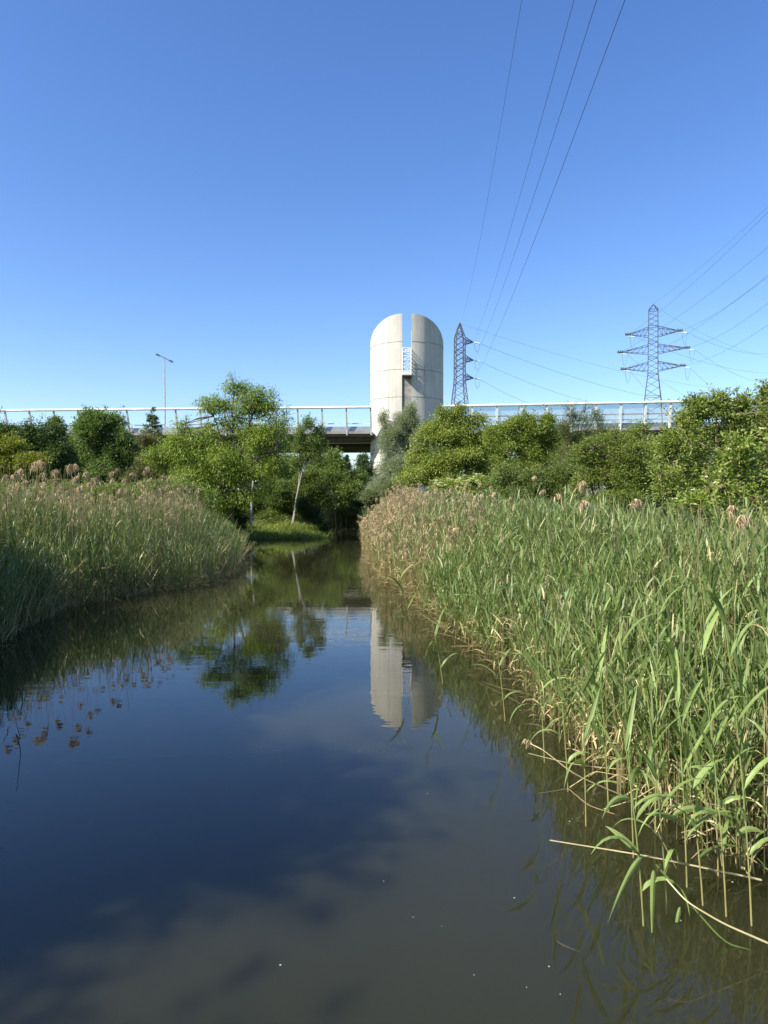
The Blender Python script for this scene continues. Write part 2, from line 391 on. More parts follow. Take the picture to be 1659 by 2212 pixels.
def build_bridge():
    b = empty('road_bridge', (0, 83, 8), 'long grey road bridge with white top rail crossing behind the trees', 'bridge')
    LX = list(np.linspace(-420, 803, 18)); RX = list(np.linspace(954, 2120, 18)); AX = list(np.linspace(-420, 2120, 30))
    def P(name, g, m): return link(name, g.mesh(name), b, [m])
    g = G(); strip(g, LX, 0, 6.2, 10.27, 10.56); strip(g, RX, 0, 6.2, 10.27, 10.56); strip(g, [x for x in (803, 880, 954)], 6.5, 7.5, 10.27, 10.56); P('deck_edge', g, M_DECK)
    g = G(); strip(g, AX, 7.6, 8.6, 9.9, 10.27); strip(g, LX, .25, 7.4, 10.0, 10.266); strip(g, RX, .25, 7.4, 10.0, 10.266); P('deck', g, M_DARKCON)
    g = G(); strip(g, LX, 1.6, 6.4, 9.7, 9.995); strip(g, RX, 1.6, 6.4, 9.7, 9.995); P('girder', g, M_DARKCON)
    g = G(); strip(g, LX, .35, .43, 10.6, 11.15); strip(g, RX, .35, .43, 10.6, 11.15); P('guard_panel', g, M_GUARD)
    g = G(); strip(g, LX, .3, .5, 11.45, 11.55); strip(g, RX, .30, .5, 11.45, 11.58); strip(g, RX, .3, .5, 12.05, 12.2); P('hand_rail', g, M_RAIL)
    g = G(); strip(g, LX, 5.8, 5.95, 11.05, 11.18); strip(g, LX, 5.8, 5.9, 10.7, 10.85); P('inner_rail', g, M_WHITE)
    # second carriageway behind
    g = G(); strip(g, AX, 14, 15, 10.3, 11.2); P('far_deck_fascia', g, M_DECK)
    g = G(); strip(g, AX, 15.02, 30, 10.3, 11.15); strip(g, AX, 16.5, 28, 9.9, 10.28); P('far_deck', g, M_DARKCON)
    g = G(); strip(g, AX, 29.5, 29.8, 11.2, 12.0); P('far_parapet', g, M_RAIL)
    # top rail: tube through the post heads
    for X in (LX, RX):
        Pt = np.array([edge(x) for x in X]); T = unit(np.gradient(Pt, axis=0)); Nn = np.stack([-T[:, 1], T[:, 0]], 1); q = Pt+Nn*(-.65)
        g = G(); V = np.concatenate([q, np.full((len(q), 1), 13.27)], 1); tubes(g, V, np.full(len(V), .15), WH, 8)
        o = link('top_rail', g.mesh('top_rail', True), b, [M_RAIL])
    g = G()
    # posts: bowed outwards, tapering; one mesh, one object per post
    def post_mesh(w0, w1, wd):
        g = G(); hs = np.linspace(0, 1, 7); z = 10.1+hs*3.32; off = .12-.77*hs**1.5; dp = w0+(w1-w0)*hs
        V = []
        for k in range(7):
            for sx, sy in ((-1, -1), (1, -1), (1, 1), (-1, 1)): V.append((sx*wd/2, off[k]+sy*dp[k]/2, z[k]))
        idx = np.arange(28).reshape(7, 4); Q = [[idx[0, 0], idx[0, 3], idx[0, 2], idx[0, 1]], list(idx[6])]
        for k in range(6):
            for i in range(4): j = (i+1) % 4; Q.append([idx[k, i], idx[k, j], idx[k+1, j], idx[k+1, i]])
        g.add(V, Q, WH); return g.mesh('barrier_post')
    pl = post_mesh(.34, .14, .17); pl.materials.append(M_POST)
    pr = post_mesh(.36, .18, .24); pr.materials.append(M_RAIL)
    for k in range(-7, 16):
        xd = 18+k*52.25
        if xd > 804: continue
        e = edge(xd); e2 = edge(xd+5); o = bpy.data.objects.new('barrier_post', pl); col.objects.link(o); o.parent = b
        o.location = (e[0], e[1]-83, -8); o.rotation_euler = (0, 0, math.atan2(e2[1]-e[1], e2[0]-e[0]))
    gm = None
    for k in range(-1, 21):
        xd = 1019.5+k*53.2
        if xd < 958: continue
        e = edge(xd); e2 = edge(xd+53.2); a = math.atan2(e2[1]-e[1], e2[0]-e[0]); Lg = math.hypot(*(e2-e))
        o = bpy.data.objects.new('barrier_post', pr); col.objects.link(o); o.parent = b
        o.location = (e[0], e[1]-83, -8); o.rotation_euler = (0, 0, a)
        g = G(); hs = np.linspace(.32, .92, 5); V = []
        for h in hs:
            z = 10.1+h*3.32; of = .12-.77*h**1.5
            V += [(.15, of, z), (Lg-.15, of, z), (Lg-.15, of+.03, z), (.15, of+.03, z)]
        idx = np.arange(20).reshape(5, 4); Q = [list(idx[0]), list(idx[4])]
        for kk in range(4):
            for i in range(4): j = (i+1) % 4; Q.append([idx[kk, i], idx[kk, j], idx[kk+1, j], idx[kk+1, i]])
        g.add(V, Q, WH); me = g.mesh('glass_panel'); me.materials.append(M_GLASS)
        p = bpy.data.objects.new('glass_panel', me); col.objects.link(p); p.parent = b; p.location = (e[0], e[1]-83, -8); p.rotation_euler = (0, 0, a)
    # piers far to each side
    g = G()
    for xd in (-150, 420, 1300, 1900):
        e = edge(xd)
        for dy in (3, 20): box(g, e[0]-.9, e[0]+.9, e[1]+dy-.7, e[1]+dy+.7, .2, 9.69 if dy == 3 else 9.89); P('pier', g, M_DECK); g = G()
build_bridge()

# ------------------------------------------------------------------ lamp on the bridge
def build_lamp():
    p = W(357, 1080, 91); base = np.array([p[0], p[1], 10.4])
    t = empty('street_lamp', base, 'slim grey double armed lamp post rising behind the bridge rail at left', 'street lamp')
    zt = W(357, 768, 91)[2]
    g = G(); tubes(g, np.array([base, (base[0], base[1], (base[2]+zt)/2), (base[0], base[1], zt)]), np.array([.12, .09, .055]), WH, 8)
    link('pole', g.mesh('pole', True), t, [M_LAMP])
    a = W(344, 768, 90.2); b = W(367, 779, 91.8)
    g = G(); P = np.array([a, (a*.5+np.array([p[0], p[1], a[2]-.1])*.5), (p[0], p[1], (a[2]+b[2])/2), b*.5+.5*np.array([p[0], p[1], b[2]+.15]), b]); tubes(g, P, np.full(5, .05), WH, 6)
    link('arm', g.mesh('arm', True), t, [M_LAMP])
    for c, s in ((a, -1), (b, 1)):
        g = G(); d = (b-a)/np.linalg.norm(b-a)*s; L = .42
        pr = [(-.25, .05, .05), (.0, .12, .09), (.28, .14, .1), (.55, .09, .07), (.62, .03, .03)]
        P = np.array([c+d*q[0] for q in pr]); tubes(g, P, np.array([q[1] for q in pr]), WH, 8)
        link('lamp_head', g.mesh('lamp_head', True), t, [M_LAMP])
build_lamp()

# ------------------------------------------------------------------ pylons
def pylon(px, D, levels, apex, arms, yaw, label, thick=.075, both=True):
    """levels: (photo y, half width m); arms: (y top, y bottom, left reach m, right reach m)"""
    c = W(px, 1080, D); cx, cy = c[0], c[1]
    t = empty('electricity_pylon', (cx, cy, .9), label, 'pylon', 'electricity pylons behind the bridge')
    def Z(y): return float(W(px, y, D)[2])
    ca, sa = math.cos(yaw), math.sin(yaw)
    def L(x, y, z): return (cx+x*ca-y*sa, cy+x*sa+y*ca, z)
    zs = [.9]+[Z(y) for y, _ in levels]; hw = [levels[0][1]+(zs[1]-.9)*.055]+[h for _, h in levels]
    def H(z): return float(np.interp(z, zs, hw))
    g = G(); top = zs[-1]
    cor = [(-1, -1), (1, -1), (1, 1), (-1, 1)]
    for sx, sy in cor:
        for i in range(len(zs)-1): bar(g, L(sx*hw[i], sy*hw[i], zs[i]), L(sx*hw[i+1], sy*hw[i+1], zs[i+1]), thick*1.25)
    z = .9; k = 0
    while z < top-.3:
        h = H(z); st = max(1.05, h*1.15); z2 = min(top, z+st); h2 = H(z2)
        for i in range(4):
            a = cor[i]; b = cor[(i+1) % 4]
            bar(g, L(a[0]*h, a[1]*h, z), L(b[0]*h2, b[1]*h2, z2), thick*.62)
            if both: bar(g, L(b[0]*h, b[1]*h, z), L(a[0]*h2, a[1]*h2, z2), thick*.62)
            if k % 3 == 0: bar(g, L(a[0]*h, a[1]*h, z), L(b[0]*h, b[1]*h, z), thick*.6)
        z = z2; k += 1
    for i in range(4):
        a = cor[i]; b = cor[(i+1) % 4]; h = hw[-1]; bar(g, L(a[0]*h, a[1]*h, top), L(b[0]*h, b[1]*h, top), thick)
        bar(g, L(a[0]*h, a[1]*h, top), L(0, 0, Z(apex)), thick*.9)
    link('lattice_mast', g.mesh('lattice_mast'), t, [M_PYLON])
    tips = []
    for yt, yb, la, ra in arms:
        for s, reach in ((-1, la), (1, ra)):
            if not reach: continue
            g = G(); z1, z0 = Z(yt), Z(yb); h = H(z0); n = 5
            tip = (s*reach, 0, z0+.4*(z1-z0))
            for sy in (-1, 1):
                bar(g, L(s*h, sy*h, z0), L(*tip), thick*.8); bar(g, L(s*h, sy*h, z1), L(*tip), thick*.9)
                for i in range(n):
                    f = i/n; f2 = (i+1)/n
                    lo = lambda q: (s*h+(tip[0]-s*h)*q, sy*h*(1-q), z0+(tip[2]-z0)*q)
                    hi = lambda q: (s*h+(tip[0]-s*h)*q, sy*h*(1-q), z1+(tip[2]-z1)*q)
                    bar(g, L(*lo(f)), L(*hi(f)), thick*.45); bar(g, L(*hi(f)), L(*lo(f2)), thick*.45)
            for i in range(1, n):
                q = i/n; x = s*h+(tip[0]-s*h)*q; bar(g, L(x, -h*(1-q), z0+(tip[2]-z0)*q), L(x, h*(1-q), z0+(tip[2]-z0)*q), thick*.4)
            link('cross_arm', g.mesh('cross_arm'), t, [M_PYLON])
            tips.append((s, L(*tip)))
    return t, tips
def insulator(t, tip, d, L=1.5):
    tip = np.array(tip); d = unit(np.array(d, float)); g = G()
    k = np.linspace(0, 1, 15); r = np.where(np.arange(15) % 2, .17, .07)
    tubes(g, tip+d*(.25+k[:, None]*L), r, WH, 6)
    link('insulator', g.mesh('insulator'), t, [M_INS])
    return tip+d*(.25+L)
def fitting(t, tip):
    g = G(); tip = np.array(tip)
    for dx in (-.45, 0, .45): tubes(g, np.array([tip+(dx, 0, -.15), tip+(dx, 0, .0), tip+(dx, 0, .15), tip+(dx, 0, .55)]), np.array([.2, .24, .2, .02]), WH, 6)
    link('bushing', g.mesh('bushing'), t, [M_INSD])
def jumper(t, a, b, drop):
    g = G(); a = np.array(a); b = np.array(b); k = np.linspace(0, 1, 11)[:, None]
    tubes(g, a+(b-a)*k+np.array([0, 0, -1.])*drop*4*k*(1-k), np.full(11, .03), WH, 4)
    link('jumper_cable', g.mesh('jumper_cable'), t, [M_CABLE])
CABLES = 'overhead power lines'
def wire(a, b, sag, r, label, ext=1.0, n=60):
    a = np.array(a, float); b = np.array(b, float); k = np.linspace(0, ext, n)[:, None]
    P = a+(b-a)*k; P[:, 2:] -= 4*sag*k*(1-k); g = G(); tubes(g, P, np.full(n, r), WH, 4)
    props(link('power_line', g.mesh('power_line', True), None, [M_CABLE]), label, 'cable', CABLES)

D1 = 150
tA, tipsA = pylon(992.5, D1, [(868, 1.42), (822, 1.0), (730, .96), (703, .24)], 697, [(730, 744, 0, 2.95), (769, 783, 0, 3.0), (808, 822, 0, 3.05)], R(8),
                  'narrow grey lattice pylon just right of the concrete tower, arms on one side only', .085)
names = ['top', 'upper', 'middle', 'lower']
apexA = W(992.5, 698, D1)
tgt = [(1127, 0), (1240, 0), (1289, 0), (1350, 0)]
far_pts = [W(1700, 850, 240), W(1600, 880, 225), W(1440, 885, 225), W(1300, 885, 210)]
word = ['topmost', 'second', 'third', 'lowest']
for i in range(4):
    P0 = apexA if i == 0 else np.array(tipsA[i-1][1])
    X0, Y0, Z0 = P0; u = (tgt[i][0]-829.5)/F
    # plan direction (-.0822, -1); height where the wire leaves the top of the frame
    dyv = lambda Y: W(tgt[i][0], tgt[i][1], Y)
    sl = .0822; f = lambda Y: (X0-sl*(Y0-Y))-dyv(Y)[0]
    lo, hi = 5., 120.
    for _ in range(60):
        mid = (lo+hi)/2
        if f(mid) > 0: lo = mid
        else: hi = mid
    q = dyv((lo+hi)/2); tt = (Y0-q[1])/280.; sag = (Z0-q[2])/(4*tt*(1-tt))
    end = np.array([X0-sl*280, Y0-280, Z0])
    wire(P0, end, sag, .016 if i else .010, '%s cable climbing overhead from the narrow pylon out of the photo' % ['thinnest, leftmost', 'second from left', 'third from left', 'rightmost'][i], n=110)
    if i:
        e2 = insulator(tA, P0, (.93, .35, -.1), 1.3)
        jumper(tA, P0+np.array([.1, -.3, -.2]), e2, 1.9)
        wire(e2, far_pts[i], 3.2, .022, '%s cable running right and down from the narrow pylon behind the bridge' % ['', 'upper insulated', 'middle insulated', 'lowest insulated'][i], 1.0)
    else: wire(P0, far_pts[0], 3.6, .016, 'thin cable from the very tip of the narrow pylon, sloping right behind the other pylon', 1.0)

D2 = 160
def Y5(z): return (1150+z/4.74)/1.807
def X5(z): return (2400+z/4.74)/1.807
tB, tipsB = pylon(X5(690), D2, [(Y5(1950), 1.75), (Y5(1440), 1.05), (Y5(285), .98)], Y5(180),
                  [(Y5(605), Y5(775), 5.35, 5.55), (Y5(935), Y5(1090), 7.0, 7.05), (Y5(1250), Y5(1415), 6.3, 6.2)], R(-20),
                  'wide grey lattice pylon at right with six long pointed cross arms', .085, both=False)
apexB = W(X5(690), Y5(185), D2)
outs = {(-1, 0): (1659, 600), (1, 0): (1659, 455), (-1, 1): (1659, 655), (1, 1): (1659, 594), (-1, 2): (1659, 700), (1, 2): (1659, 538)}
# cables coming towards the camera on the right
def toward(P0, xe, ye, De, label, sag=1.0, r=.018): wire(P0, W(xe, ye, De), sag, r, label, 1.35)
toward(apexB, 1659, 447, 96, 'thin cable from the tip of the wide pylon rising to the right edge', .6, .014)
lab = {(-1, 0): 'upper left arm', (1, 0): 'upper right arm', (-1, 1): 'middle left arm', (1, 1): 'middle right arm', (-1, 2): 'lower left arm', (1, 2): 'lower right arm'}
ends = {(-1, 0): (1659, 458, 97), (1, 0): (1659, 594, 105), (-1, 1): (1659, 534, 98), (1, 1): (1659, 655, 106), (-1, 2): (1659, 598, 98), (1, 2): (1659, 702, 106)}
away = {(-1, 0): (1700, 806, 230), (1, 0): (1700, 758, 230), (-1, 1): (1560, 880, 235), (1, 1): (1700, 830, 230), (-1, 2): (1480, 885, 235), (1, 2): (1640, 880, 235)}
for i, (s, tip) in enumerate(tipsB):
    k = (s, i//2); tip = np.array(tip); fitting(tB, tip)
    e2 = insulator(tB, tip+np.array([0, 0, -.3]), (.75, -.45, -.18), 1.3)
    jumper(tB, tip+np.array([.35, -.2, -.5]), e2+np.array([0, 0, -.1]), 2.6)
    toward(tip, *ends[k], 'cable from the %s of the wide pylon rising to the right edge' % lab[k])
    wire(e2, W(*away[k]), 2.5, .02, 'cable from the %s of the wide pylon sloping away down to the right' % lab[k], 1.0)
wire(apexB, W(1720, 778, 235), 3, .016, 'thin cable from the tip of the wide pylon sloping away down to the right', 1.0)

# ------------------------------------------------------------------ trees and bushes
def leaves_cluster(g, C, nper, size, colA, colB, rng, ctr, spread=.35, droop=.6, asp=.5, nseg=2, fold=0., upb=.25):
    """C clump centres; nper leaves round each"""
    n = len(C)*nper
    cc = np.repeat(C, nper, 0); ce = np.repeat(ctr, nper, 0)
    off = rng.normal(0, 1, (n, 3))*np.array([1, 1, .65])*spread
    p = cc+off
    d = unit(cc-ce)*.55+unit(off)*.6+rng.normal(0, .45, (n, 3))+np.array([0, 0, upb])
    t = np.clip(np.repeat(rng.random(len(C)), nper)*.6+rng.random(n)*.5, 0, 1)[:, None]
    c = np.array(colA)*(1-t)+np.array(colB)*t
    L = size*rng.uniform(.65, 1.3, n)
    ribbons(g, p, d, L, L*asp, np.full(n, droop)*rng.uniform(.4, 1.6, n), nseg, c, rng,
            prof=np.interp(np.linspace(0, 1, nseg+1), [0, .45, 1], [.35, 1, .12]), twist=.9, fold=fold)
BARKC = (.11, .085, .06)
def tree(name, label, cat, base, lobes, D, colA, colB, leaf=.13, dens=1., nper=22, bark=BARKC, stems=1, seed=1, trunk=None, spread=None,
         droop=.6, asp=.5, group=None, gap=.2, tr=.12, upb=.25, nseg=2, fold=0., twigs=True, depth=1.0, extra=None, spray=.06, shoots=None, shootlen=1.55):
    """lobes in photo pixels (x, y, rx, ry[, distance offset])"""
    rng = np.random.default_rng(seed); leaf = leaf*.87; dens = dens*1.12
    bx = W(base, 1080, D)[0]; bz = float(ground(np.array([bx]), np.array([D]))[0])-.1
    t = empty(name, (bx, D, bz), label, cat, group)
    gl = G(); gb = G(); B = np.array([bx, D, bz]); px = PX(D)
    tops = []
    L3 = []
    for l in lobes:
        dd = l[4] if len(l) > 4 else rng.normal(0, .25)*l[2]*px
        c = W(l[0], l[1], D+dd); r = np.array([l[2]*px, l[2]*px*.95*depth, l[3]*px])*1.07; L3.append((c, r))
    tz = max(c[2] for c, r in L3)
    # trunks
    if trunk is None:
        trunk = []
        for s in range(stems):
            e = L3[rng.integers(len(L3))][0] if stems > 1 else max(L3, key=lambda q: q[0][2])[0]
            b0 = B+np.array([rng.normal(0, .12*(stems > 1)*3), rng.normal(0, .2*(stems > 1)), 0])
            m1 = b0*.66+e*.34+rng.normal(0, .12, 3)*(1, 1, 0); m2 = b0*.33+e*.67+rng.normal(0, .18, 3)*(1, 1, .3)
            trunk.append(np.array([b0, m1, m2, e]))
    else: trunk = [np.array([W(x, y, D+o) for x, y, o in tt]) for tt in trunk]
    for T in trunk:
        k = np.linspace(0, 1, 9); kk = np.linspace(0, 1, len(T)); P = np.stack([np.interp(k, kk, T[:, j]) for j in range(3)], 1)
        P[1:-1] += rng.normal(0, .03, (7, 3)); tubes(gb, P, tr*(1-.78*k), bark, 6)
    TP = np.concatenate([np.stack([np.interp(np.linspace(.25, 1, 12), np.linspace(0, 1, len(T)), T[:, j]) for j in range(3)], 1) for T in trunk])
    SL = []
    for c, r in L3:
        m = 7
        v = unit(rng.normal(0, 1, (m, 3))+np.array([0, -.35, .25])); sc_ = rng.uniform(.34, .56, m)
        SL.append((c, r*.55, c))
        for j in range(m): SL.append((c+v[j]*r*(1.02-sc_[j]), r*sc_[j], c))
    for c, r, c0 in SL:
        n = max(6, int(dens*42*(r[0]*r[2]+r[0]*r[1])/(max(leaf*1.6, .16)*2.6)*.75))
        v = unit(rng.normal(0, 1, (n, 3))); f = rng.uniform(.35, 1.0, n)**.5
        f = np.where(rng.random(n) < spray, f*1.28, f)
        # irregular lobes with gaps
        ph = rng.uniform(0, 6, 3); w = .5+.5*np.sin(v[:, 0]*4.3+ph[0])*np.sin(v[:, 2]*4.9+ph[1]+v[:, 1]*3)
        keep = w > gap; v = v[keep]; f = f[keep]*(.8+.28*w[keep])
        C = c+v*f[:, None]*r
        zg = bz+.15; C = C[C[:, 2] > zg]
        if not len(C): continue
        leaves_cluster(gl, C, nper, leaf, colA, colB, rng, np.tile(c-np.array([0, 0, r[2]*.5]), (len(C), 1)), spread or leaf*1.25, droop, asp, nseg, fold, upb)
        # limb from the trunk, twigs to the clumps
        if c is not c0 and rng.random() < .5: continue
        j = TP[np.argmin(np.linalg.norm(TP-(c-np.array([0, 0, r[2]*1.1])), axis=1))]
        m = (j+c)/2+rng.normal(0, .08, 3)*np.linalg.norm(c-j); P = np.array([j, m*.5+j*.5+.02, m, (m+c)/2, c])
        tubes(gb, P, tr*np.linspace(.42, .12, 5), bark, 5)
        if twigs:
            s = C[rng.random(len(C)) < min(1, 14/len(C)+.04)]
            S = c+(s-c)*rng.uniform(.0, .25, (len(s), 1)); Mi = (S+s)/2-np.array([0, 0, .06])*np.linalg.norm(s-S, axis=1, keepdims=True)
            tubes(gb, np.stack([S, Mi, s], 1), np.tile(np.array([.022, .014, .005])*(1+tr), (len(s), 1)), bark, 3)
    ns = shoots if shoots is not None else 3*len(L3)
    if ns:
        top = sorted(L3, key=lambda q: -q[0][2])[:max(3, int(len(L3)*.7))]
        A, E, CC = [], [], []
        for k in range(ns):
            c, r = top[rng.integers(len(top))]; v = unit(rng.normal(0, .55, 3)+np.array([0, -.1, .9])); q = rng.uniform(1.12, shootlen)
            A.append(c+v*r*.5); E.append(c+v*r*q+np.array([rng.normal(0, .06), 0, 0])); CC.append(c)
        A = np.array(A); E = np.array(E); CC = np.array(CC); M = (A+E)/2+rng.normal(0, .04, A.shape)
        tubes(gb, np.stack([A, M, E], 1), np.tile(np.array([.016, .01, .004])*(1+tr), (ns, 1)), bark, 3)
        f = np.repeat(np.linspace(.15, 1, 6)[None], ns, 0)[..., None]; C = (A[:, None]*(1-f)+E[:, None]*f).reshape(-1, 3)
        leaves_cluster(gl, C, max(4, nper//4), leaf, colA, colB, rng, np.repeat(CC, 6, 0), leaf*.55, droop, asp, nseg, fold, upb)
    if extra: extra(t, L3, rng)
    link('trunk', gb.mesh('trunk'), t, [M_BARK]); link('crown', gl.mesh('crown'), t, [M_LEAF])
    return t
def umbels(n, size, colr):
    def f(t, L3, rng):
        g = G(); dirs = -unit(np.array([0., 1, 0]))
        for c, r in L3:
            m = max(2, int(n*r[0]*r[2])); v = unit(rng.normal(0, 1, (m, 3))+np.array([-.5, -1.0, .55])); p = c+v*r*1.12
            for q in p:     # flat topped head of many small florets
                k = 26; a = rng.uniform(0, 6.28, k); rr = size*np.sqrt(rng.random(k))
                P = q+np.stack([rr*np.cos(a), rr*np.sin(a), size*.3*(1-(rr/size)**2)+rng.normal(0, .004, k)], 1)
                ribbons(g, P, rng.normal(0, 1, (k, 3))*(1, 1, .3), np.full(k, size*.36), np.full(k, size*.36), np.zeros(k), 1, np.array(colr)*rng.uniform(.8, 1.1, (k, 1)), rng, prof=np.array([1, .7]), twist=.5)
        link('blossom', g.mesh('blossom'), t, [M_LEAF])
    return f

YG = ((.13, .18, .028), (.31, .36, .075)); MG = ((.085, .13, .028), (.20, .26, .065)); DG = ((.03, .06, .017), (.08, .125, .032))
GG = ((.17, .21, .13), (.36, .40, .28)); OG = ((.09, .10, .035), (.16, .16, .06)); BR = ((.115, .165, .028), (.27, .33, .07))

BG = 'trees and bushes on the banks'
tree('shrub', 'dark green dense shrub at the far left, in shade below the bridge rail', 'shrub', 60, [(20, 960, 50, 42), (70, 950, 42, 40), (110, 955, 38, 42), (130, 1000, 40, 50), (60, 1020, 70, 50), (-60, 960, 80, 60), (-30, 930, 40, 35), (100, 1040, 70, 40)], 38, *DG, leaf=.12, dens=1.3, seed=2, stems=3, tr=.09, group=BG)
tree('shrub', 'sunlit yellow green shrub at the far left edge of the photo', 'shrub', 0, [(20, 975, 55, 32), (72, 1000, 36, 22), (-60, 965, 60, 45), (0, 1020, 50, 30)], 30, (.11, .14, .015), (.24, .25, .035), leaf=.1, dens=1.1, seed=3, stems=3, tr=.06, group=BG)
tree('broadleaf_tree', 'round bushy mid green tree left of centre under the bridge rail', 'tree', 222, [(215, 935, 48, 46), (262, 965, 42, 48), (172, 955, 38, 42), (222, 1000, 80, 52), (200, 905, 26, 20), (240, 915, 34, 26), (285, 1000, 24, 50), (230, 1050, 80, 40)], 50, (.075, .135, .035), (.18, .25, .075), leaf=.15, dens=.9, seed=4, tr=.16, group=BG)
tree('young_tree', 'small spindly tree with sparse dark leaves against the sky, left of the round tree', 'tree', 128, [(124, 910, 14, 7), (118, 918, 10, 7), (132, 925, 12, 12), (130, 950, 14, 20)], 46, *MG, leaf=.13, dens=.9, seed=5, tr=.05, group=BG)
# larch
def conifer(label, xd, ytop, ybot, wpx, D, seed, ca, cb, dens=1., name='conifer'):
    rng = np.random.default_rng(seed); bx = W(xd, 1080, D)[0]; bz = float(ground(np.array([bx]), np.array([D]))[0])
    t = empty(name, (bx, D, bz), label, 'tree', BG); zt = W(xd, ytop, D)[2]; px = PX(D); gb = G(); gl = G()
    tubes(gb, np.array([(bx, D, bz), (bx, D, (bz+zt)/2), (bx, D, zt)]), np.array([.12, .07, .012]), BARKC, 6)
    n = int(230*dens); z = zt-(zt-bz-1)*rng.random(n)**.75; R_ = (zt-z)/(zt-W(xd, ybot, D)[2])*wpx*px*.5+.08
    a = rng.uniform(0, 6.28, n); d = np.stack([np.cos(a), np.sin(a), np.full(n, .12)], 1)
    E = np.stack([np.full(n, bx), np.full(n, D), z], 1); T = E+d*R_[:, None]*rng.uniform(.6, 1.15, (n, 1))
    tubes(gb, np.stack([E, (E+T)/2-np.array([0, 0, .05]), T], 1), np.tile([.02, .014, .005], (n, 1)), BARKC, 3)
    k = 26; f = rng.uniform(.15, 1, (n, k, 1)); p = (E[:, None]*(1-f)+T[:, None]*f+rng.normal(0, .05, (n, k, 3))).reshape(-1, 3)
    dd = np.repeat(d, k, 0)+rng.normal(0, .6, (n*k, 3)); tt = rng.random((n*k, 1))
    ribbons(gl, p, dd, np.full(n*k, .2), np.full(n*k, .055), np.full(n*k, .3), 1, np.array(ca)*(1-tt)+np.array(cb)*tt, rng, prof=np.array([1, .4]))
    link('trunk', gb.mesh('trunk'), t, [M_BARK]); link('crown', gl.mesh('crown'), t, [M_LEAF])
conifer('slim pointed larch with feathery sparse branches rising to the rail', 330, 878, 990, 84, 58, 6, (.06, .09, .03), (.11, .15, .05), 1.3, 'larch_tree')
tree('shrub', 'brownish green fine leaved shrub between round tree and locust tree', 'shrub', 330, [(325, 1010, 40, 34), (290, 1035, 30, 25), (370, 1025, 45, 30), (320, 960, 28, 24)], 44, *OG, leaf=.09, dens=1.1, seed=7, stems=3, tr=.05, group=BG)
# locust
LOC = [(575, 950, 36, 36), (535, 872, 36, 22), (480, 1100, 40, 24), (530, 1075, 40, 26), (450, 880, 26, 14), (590, 870, 20, 22), (610, 915, 18, 26), (505, 832, 22, 18), (520, 850, 40, 22), (462, 868, 24, 12), (485, 880, 38, 18), (560, 856, 26, 20), (578, 890, 26, 30), (540, 890, 46, 28), (590, 925, 20, 26), (500, 925, 50, 26), (440, 935, 46, 26), (400, 925, 26, 20), (370, 955, 28, 20), (330, 985, 26, 18),
       (560, 960, 56, 34), (400, 985, 60, 38), (480, 985, 60, 36), (345, 1000, 32, 24), (600, 990, 36, 34), (430, 1035, 70, 32), (530, 1025, 64, 34), (590, 1045, 34, 30), (460, 1075, 52, 26)]
tree('locust_tree', 'tallest feathery yellow green tree, standing above the bridge rail left of the tower', 'tree', 497, LOC, 42, (.12, .19, .018), (.25, .33, .045), leaf=.18, dens=.66, nper=15, asp=.3, droop=1.4, seed=8, tr=.10, gap=.3, spread=.22, upb=.0, bark=(.10, .08, .065),
     trunk=[[(495, 1125, 0), (494, 1040, 0), (490, 1000, 0), (478, 950, .3), (455, 880, .2)], [(497, 1125, 0), (500, 1030, 0), (505, 960, -.2), (502, 900, 0), (505, 835, 0)], [(500, 1125, .1), (510, 1010, .1), (528, 950, 0), (545, 900, 0), (562, 860, 0)], [(503, 1060, .1), (530, 1020, -.4), (560, 985, -.6), (600, 970, -.8)]], group=BG)
tree('birch_tree', 'white trunked birch on the grassy point, leaves mixed with the locust tree', 'tree', 544, [(552, 935, 26, 26), (565, 975, 34, 30), (548, 1010, 24, 24), (590, 965, 24, 26), (610, 940, 18, 22)], 45.5, *MG, leaf=.11, dens=.7, seed=9, tr=.08, bark=(.42, .40, .36),
     trunk=[[(542, 1135, 0), (545, 1060, 0), (549, 1000, 0), (553, 940, -.6), (556, 905, -.6)]], group=BG, gap=.25)
tree('birch_tree', 'thin leaning birch with two pale bare stems on the grassy point', 'tree', 634, [(668, 918, 16, 18), (690, 935, 13, 16), (650, 938, 12, 16), (678, 955, 24, 18), (644, 965, 14, 16), (664, 985, 20, 14), (640, 1000, 12, 10), (692, 975, 14, 14)], 48, *MG, leaf=.12, dens=.75, seed=10, tr=.065, bark=(.30, .28, .24),
     trunk=[[(633, 1132, 0), (640, 1080, 0), (652, 1030, 0), (661, 985, 0), (672, 930, 0)], [(630, 1134, 0), (638, 1090, .1), (645, 1040, .1), (652, 985, 0), (655, 935, 0)], [(655, 1020, 0), (668, 985, 0), (690, 940, 0)]], group=BG, gap=.2)
